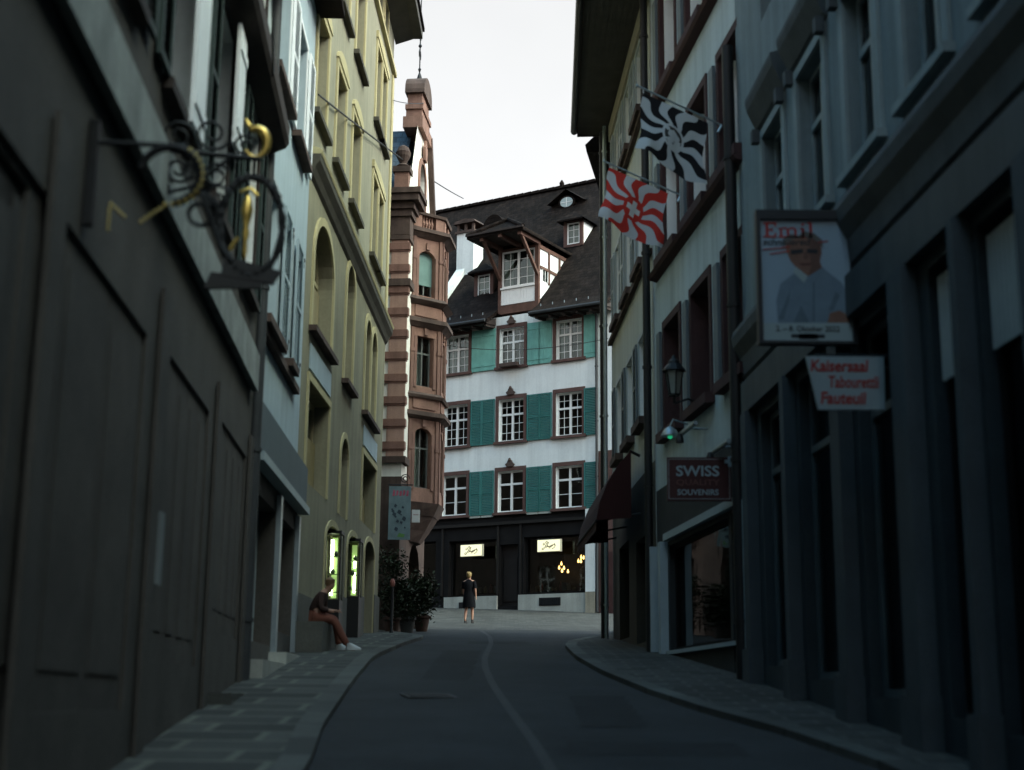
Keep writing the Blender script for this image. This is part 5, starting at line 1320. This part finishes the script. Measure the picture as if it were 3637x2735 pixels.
# ---- plants and post by the sandstone house
leaf_m = [mat('leaf_dark', (.012, .02, .009), .7, .3, 6), mat('leaf_mid', (.02, .034, .013), .7, .3, 6)]
def shrub(label, x, y, h, rad, seed, potm):
    random.seed(seed); zb_ = gz(y)
    t_ = at0('potted_shrub', label, 'potted plant', x, y, zb_, 0, 'potted shrubs by the sandstone house')
    k = MB(); k.lathe((0, 0), [(.15, zb_), (.21, zb_ + .34), (.24, zb_ + .36), (.24, zb_ + .42), (.2, zb_ + .42), (.19, zb_ + .38)], 14); k.build('pot', potm, t_, True)
    k = MB()
    for i in range(5): a = i * 1.26; k.tube([(0, 0, zb_ + .38), (.06 * cos(a), .06 * sin(a), zb_ + h * .45), (rad * .5 * cos(a), rad * .5 * sin(a), zb_ + h * .85)], [.02, .014, .006], 5)
    k.build('stem', wood_dark, t_)
    for q in (0, 1):
        k = MB(); cl = [(random.uniform(-rad, rad) * .75, random.uniform(-rad, rad) * .75, zb_ + random.uniform(.5, h * .92)) for _ in range(16)]
        for cx, cy, cz in cl:
            for _ in range(46):
                px, py, pz = random.gauss(cx, .13), random.gauss(cy, .13), random.gauss(cz, .14); L_ = random.uniform(.035, .075)
                v = Vector((random.gauss(0, 1), random.gauss(0, 1), random.gauss(0, .8))).normalized(); u = v.cross(Vector((random.random(), random.random(), random.random()))).normalized()
                a_, b_ = v * L_, u * L_ * .45; p = Vector((px, py, pz)); k.quad(tuple(p - a_), tuple(p + b_), tuple(p + a_), tuple(p - b_))
        k.build('foliage', leaf_m[q], t_)
pot_m = mat('terracotta', (.05, .028, .02), .85, .2, 4)
shrub('tall bushy potted shrub between the cream house and the banner', -3.02, 36.9, 2.2, .3, 1, pot_m)
shrub('lower potted shrub under the long banner', -2.66, 37.35, 1.35, .27, 2, mat('grey_pot', (.04, .04, .038), .8, .2, 4))
shrub('slim potted shrub under the oriel, farthest of the three', -2.38, 39.0, 1.6, .24, 5, pot_m)
t = at0('bollard', 'slim dark street bollard with a reddish cap in front of the potted shrubs', 'bollard', -2.92, 35.6, gz(35.6))
k = MB(); z = gz(35.6); k.lathe((0, 0), [(.06, z), (.055, z + .1), (.035, z + .14), (.035, z + 1.2)], 10); k.build('shaft', iron, t, True)
k = MB(); k.lathe((0, 0), [(.036, z + 1.2), (.06, z + 1.24), (.06, z + 1.34), (.02, z + 1.4)], 10); k.build('cap', mat('dull_red_cap', (.28, .1, .08), .6, .1, 4), t, True)

# ------------------------------------------------------------------ PEOPLE
skin_m = mat('skin', (.34, .19, .13), .6, .06, 6); 
def skinned(name, V, E, rad, m, parent, sub=2, loc=(0, 0, 0)):
    me = bpy.data.meshes.new(name); me.from_pydata([Vector(v) - Vector(loc) * 0 for v in V], E, [])
    ob = bpy.data.objects.new(name, me); COL.objects.link(ob)
    sk = ob.modifiers.new('Skin', 'SKIN'); sk.use_smooth_shade = True
    for i, v in enumerate(me.skin_vertices[0].data):
        rr = rad[i]; v.radius = rr if isinstance(rr, tuple) else (rr, rr)
        v.use_root = (i == 0)
    sb_ = ob.modifiers.new('Subdivision', 'SUBSURF'); sb_.levels = sub; sb_.render_levels = sub
    me.materials.append(m)
    if parent: ob.parent = parent
    return ob
def hand_chain(V, E, rad, wrist_i, wrist, d, side, palm=.075, curl=.35):
    """palm and five bent fingers from the wrist; d = pointing direction, side = across the palm"""
    d = Vector(d).normalized(); s_ = Vector(side).normalized(); n = d.cross(s_)
    w = Vector(wrist); p = w + d * palm * .55
    V.append(tuple(p)); rad.append((.030, .016)); pi_ = len(V) - 1; E.append((wrist_i, pi_))
    for k_, (off, ln) in enumerate(((-.028, .060), (-.010, .072), (.009, .068), (.027, .052))):
        a = w + d * palm + s_ * off; b = a + (d + n * curl * .5) .normalized() * ln * .55; c = b + (d * .6 + n * curl * 1.4).normalized() * ln * .5
        i0 = len(V); V += [tuple(a), tuple(b), tuple(c)]; rad += [.0095, .0085, .0065]; E += [(pi_, i0), (i0, i0 + 1), (i0 + 1, i0 + 2)]
    a = w + d * palm * .4 - s_ * .034; b = a + (d * .7 - s_ * .5 + n * .4).normalized() * .034; c = b + (d + n * .3).normalized() * .028
    i0 = len(V); V += [tuple(a), tuple(b), tuple(c)]; rad += [.011, .010, .0075]; E += [(pi_, i0), (i0, i0 + 1), (i0 + 1, i0 + 2)]
# -- walking woman seen from behind
px, py = -1.36, 47.6; zb_ = gz(py)
t = at0('person', 'person in a dark knee length dress with bare legs walking up the street', 'person', px, py, zb_, R(-12))
V = [(0, 0, .90), (0, -.005, 1.05), (0, -.02, 1.22), (0, .0, 1.36), (0, .01, 1.43), (0, .015, 1.50), (.005, .02, 1.565), (.005, .015, 1.615)]
rad = [(.13, .1), (.115, .085), (.135, .095), (.10, .075), (.045, .045), (.058, .065), (.072, .082), (.05, .06)]
E = [(i, i + 1) for i in range(7)]
def limb(pts, rr, root):
    i0 = len(V); V.extend(pts); rad.extend(rr); E.append((root, i0)); E.extend((i0 + i, i0 + i + 1) for i in range(len(pts) - 1)); return len(V) - 1
limb([(-.09, .0, .84), (-.095, .07, .50), (-.10, -.03, .30), (-.10, -.10, .10), (-.10, -.03, .035), (-.10, .07, .025)], [.085, .055, .052, .036, .035, .022], 0)
limb([(.09, .0, .84), (.09, .13, .52), (.095, .12, .30), (.095, .11, .09), (.095, .15, .035), (.10, .25, .025)], [.085, .055, .052, .036, .033, .022], 0)
wl = limb([(-.17, .0, 1.345), (-.205, .05, 1.10), (-.19, .14, .90)], [.052, .04, .028], 3)
hand_chain(V, E, rad, wl, (-.19, .14, .90), (.05, .25, -1), (0, 1, .2))
wr = limb([(.17, .0, 1.345), (.225, -.06, 1.10), (.235, .0, .89)], [.052, .04, .028], 3)
hand_chain(V, E, rad, wr, (.235, .0, .89), (0, .2, -1), (0, 1, .2))
skinned('body', V, E, rad, skin_m, t)
k = MB(); 
def tube_e(mb, secs, n=20):
    base = len(mb.v)
    for (cx, cy, z, rx, ry) in secs:
        for q in range(n):
            a = 2 * pi * q / n; w_ = 1 + .035 * sin(a * 5 + z * 9) * (1 if z < .9 else 0); mb.v.append((cx + rx * w_ * cos(a), cy + ry * w_ * sin(a), z))
    for i in range(len(secs) - 1):
        for q in range(n): mb.f.append((base + i * n + q, base + i * n + (q + 1) % n, base + (i + 1) * n + (q + 1) % n, base + (i + 1) * n + q))
tube_e(k, [(0, .03, .50, .225, .20), (0, .02, .62, .22, .19), (0, .0, .82, .195, .165), (0, -.0, .95, .18, .145), (0, -.005, 1.07, .15, .12), (0, -.015, 1.22, .175, .13), (0, .0, 1.34, .19, .11), (0, .005, 1.40, .11, .08), (0, .01, 1.425, .06, .06)])
k.tube([(.16, 0, 1.35), (.2, -.03, 1.22), (.222, -.055, 1.12)], [.075, .066, .058], 12); k.tube([(-.16, 0, 1.35), (-.19, .03, 1.22), (-.204, .05, 1.12)], [.075, .066, .058], 12)
k.build('dress', mat('dark_dress', (.006, .0065, .008), .95, .15, 4, spec=.05), t, True, 0)
k = MB(); tube_e(k, [(.0, -.045, 1.47, .03, .02), (.0, -.04, 1.5, .066, .05), (.0, -.02, 1.56, .083, .08), (.002, -.005, 1.62, .08, .085), (.003, .0, 1.66, .05, .06), (.003, .0, 1.68, .012, .015)], 16); k.lathe((-.03, -.09), [(.005, 1.57), (.04, 1.6), (.045, 1.64), (.005, 1.68)], 10); k.build('hair', mat('blond_hair', (.2, .14, .05), .6, .2, 9), t, True, 0)
for sx, yy in ((-.1, .01), (.098, .18)):
    k = MB(); tube_e(k, [(sx, yy, .0, .045, .115), (sx, yy, .04, .046, .115), (sx, yy - .03, .075, .042, .08), (sx, yy - .06, .11, .04, .045)], 14); k.build('shoe', black_paint, t, True, 0)
# -- seated man in profile
sx_, sy_ = -3.36, 24.75; zb_ = gz(sy_)
t = at0('person', 'person in reddish trousers and white shoes sitting hunched against the cream house', 'person', sx_, sy_, zb_, 0)
V = [(0, 0, .64), (.03, 0, .80), (.09, 0, .95), (.16, 0, 1.05), (.205, 0, 1.09), (.25, .0, 1.14), (.27, .0, 1.20), (.265, .0, 1.25)]
rad = [(.14, .12), (.13, .1), (.15, .1), (.09, .07), (.05, .05), (.062, .07), (.075, .085), (.05, .06)]
E = [(i, i + 1) for i in range(7)]
limb([(.10, -.1, .61), (.36, -.12, .58), (.50, -.13, .32), (.62, -.13, .115), (.66, -.13, .09), (.76, -.13, .09)], [.085, .062, .05, .036, .034, .024], 0)
limb([(.10, .1, .61), (.34, .13, .62), (.40, .15, .34), (.42, .15, .115), (.45, .15, .09), (.55, .15, .09)], [.085, .062, .05, .036, .034, .024], 0)
w1_ = limb([(.14, -.16, 1.0), (.13, -.2, .76), (.33, -.13, .72)], [.052, .042, .03], 2); hand_chain(V, E, rad, w1_, (.33, -.13, .72), (1, .3, .05), (0, 1, 0), curl=.6)
w2_ = limb([(.14, .16, 1.0), (.15, .2, .76), (.33, .08, .74)], [.052, .042, .03], 2); hand_chain(V, E, rad, w2_, (.33, .08, .74), (1, -.3, .05), (0, -1, 0), curl=.6)
skinned('body', V, E, rad, skin_m, t)
Vt = [(0, 0, .63), (.05, -.1, .61), (.36, -.12, .58), (.50, -.13, .32), (.60, -.13, .15), (.05, .1, .61), (.34, .13, .62), (.40, .15, .34), (.42, .15, .15)]
skinned('trousers', Vt, [(0, 1), (1, 2), (2, 3), (3, 4), (0, 5), (5, 6), (6, 7), (7, 8)], [(.15, .13), .105, .082, .068, .062, .105, .082, .068, .062], mat('rust_trousers', (.15, .055, .036), .9, .15, 5), t)
Vj = [(.0, 0, .66), (.03, 0, .80), (.085, 0, .95), (.14, 0, 1.04), (.13, -.16, .99), (.125, -.2, .77), (.27, -.155, .73), (.13, .16, .99), (.145, .2, .77), (.27, .115, .74)]
skinned('jacket', Vj, [(0, 1), (1, 2), (2, 3), (2, 4), (4, 5), (5, 6), (2, 7), (7, 8), (8, 9)], [(.165, .14), (.155, .12), (.17, .12), (.09, .08), .07, .058, .045, .07, .058, .045], mat('brown_jacket', (.04, .022, .018), .9, .15, 5), t)
k = MB(); tube_e(k, [(.235, 0, 1.16, .06, .06), (.245, 0, 1.21, .088, .082), (.25, 0, 1.27, .085, .08), (.25, 0, 1.305, .045, .045), (.25, 0, 1.32, .01, .01)], 16); k.build('hair', mat('sandy_hair', (.15, .09, .045), .6, .2, 9), t, True, 0)
for xx, yy in ((.70, -.13), (.49, .15)):
    k = MB()
    base = len(k.v); secs = [(xx, yy, .07, .135, .05), (xx, yy, .105, .135, .05), (xx - .04, yy, .15, .09, .046), (xx - .08, yy, .19, .05, .044)]
    tube_e(k, secs, 14); k.f.append(tuple(range(14))); k.build('shoe', mat('white_shoe', (.42, .44, .43), .6, .05, 4), t, True, 0)
# ------------------------------------------------------------------ LIGHT, SKY, CAMERA
EXPO = 1.55
w = bpy.data.worlds.new('World'); S.world = w; w.use_nodes = True
N = w.node_tree.nodes; L = w.node_tree.links
sky = N.new('ShaderNodeTexSky'); sky.sky_type = 'NISHITA'; sky.sun_disc = False
SUN_EL, SUN_ROT = R(40), R(112)
sky.sun_elevation = SUN_EL; sky.sun_rotation = SUN_ROT; sky.dust_density = 4.; sky.air_density = 1.2; sky.ozone_density = 2.5
hs = N.new('ShaderNodeHueSaturation'); hs.inputs['Saturation'].default_value = .72
tint = N.new('ShaderNodeVectorMath'); tint.operation = 'MULTIPLY'; tint.inputs[1].default_value = (.88, 1.10, .96)
L.new(sky.outputs[0], tint.inputs[0]); L.new(tint.outputs[0], hs.inputs['Color'])
SAT = hs
# thin even cloud layer
tc = N.new('ShaderNodeTexCoord'); nz = N.new('ShaderNodeTexNoise'); nz.inputs['Scale'].default_value = 2.2; nz.inputs['Detail'].default_value = 5
L.new(tc.outputs['Generated'], nz.inputs['Vector'])
mr = N.new('ShaderNodeMapRange'); mr.inputs['From Min'].default_value = .35; mr.inputs['From Max'].default_value = .7; mr.inputs['To Min'].default_value = .9; mr.inputs['To Max'].default_value = 1.12
L.new(nz.outputs['Fac'], mr.inputs['Value'])
# overcast: the sky gets brighter towards the zenith
sz = N.new('ShaderNodeSeparateXYZ'); L.new(tc.outputs['Generated'], sz.inputs[0])
ov = N.new('ShaderNodeMapRange'); ov.inputs['From Min'].default_value = .46; ov.inputs['From Max'].default_value = .8; ov.inputs['To Min'].default_value = .74; ov.inputs['To Max'].default_value = 1.55
L.new(sz.outputs['Z'], ov.inputs['Value'])
st_ = N.new('ShaderNodeMapRange'); st_.inputs['From Min'].default_value = .5; st_.inputs['From Max'].default_value = .75; st_.inputs['To Min'].default_value = .04; st_.inputs['To Max'].default_value = 1.15
L.new(sz.outputs['Z'], st_.inputs['Value']); L.new(st_.outputs[0], SAT.inputs['Saturation'])   # hazy, whiter sky near the horizon
mm = N.new('ShaderNodeMath'); mm.operation = 'MULTIPLY'; L.new(mr.outputs[0], mm.inputs[0]); L.new(ov.outputs[0], mm.inputs[1])
vm = N.new('ShaderNodeVectorMath'); vm.operation = 'SCALE'; L.new(hs.outputs[0], vm.inputs[0]); L.new(mm.outputs[0], vm.inputs['Scale'])
bg = N['Background']; bg.inputs['Strength'].default_value = .15; L.new(vm.outputs[0], bg.inputs['Color'])
sl = bpy.data.lights.new('sun', 'SUN'); sl.energy = .5; sl.angle = R(80); sl.color = (1., .97, .93)
so = bpy.data.objects.new('sun', sl); COL.objects.link(so)
d = Vector((sin(SUN_ROT) * cos(SUN_EL), cos(SUN_ROT) * cos(SUN_EL), sin(SUN_EL)))
so.rotation_euler = (-d).to_track_quat('-Z', 'Y').to_euler(); so.location = (0, -20, 40)

P_, RO = R(12.5), .010
F = Vector((0, cos(P_), sin(P_))); R0 = Vector((1, 0, 0)); U0 = Vector((0, -sin(P_), cos(P_)))
Rc = cos(RO) * R0 + sin(RO) * U0; Uc = -sin(RO) * R0 + cos(RO) * U0
cam = bpy.data.cameras.new('camera'); cam.lens = 50; cam.sensor_width = 36; cam.clip_end = 2000; cam.clip_start = .1
cam.dof.use_dof = True; cam.dof.focus_distance = 52; cam.dof.aperture_fstop = 1.05
co = bpy.data.objects.new('camera', cam); COL.objects.link(co)
co.matrix_world = Matrix(((Rc.x, Uc.x, -F.x, 0), (Rc.y, Uc.y, -F.y, 0), (Rc.z, Uc.z, -F.z, 1.6), (0, 0, 0, 1)))
S.camera = co
S.view_settings.view_transform = 'Standard'; S.view_settings.look = 'None'; S.view_settings.gamma = 1; S.view_settings.use_curve_mapping = False
S.view_settings.exposure = EXPO
cy = S.cycles
cy.max_bounces = 8; cy.diffuse_bounces = 4; cy.glossy_bounces = 3; cy.transparent_max_bounces = 10; cy.transmission_bounces = 3
cy.caustics_reflective = False; cy.caustics_refractive = False; cy.sample_clamp_indirect = 6
cy.use_denoising = True
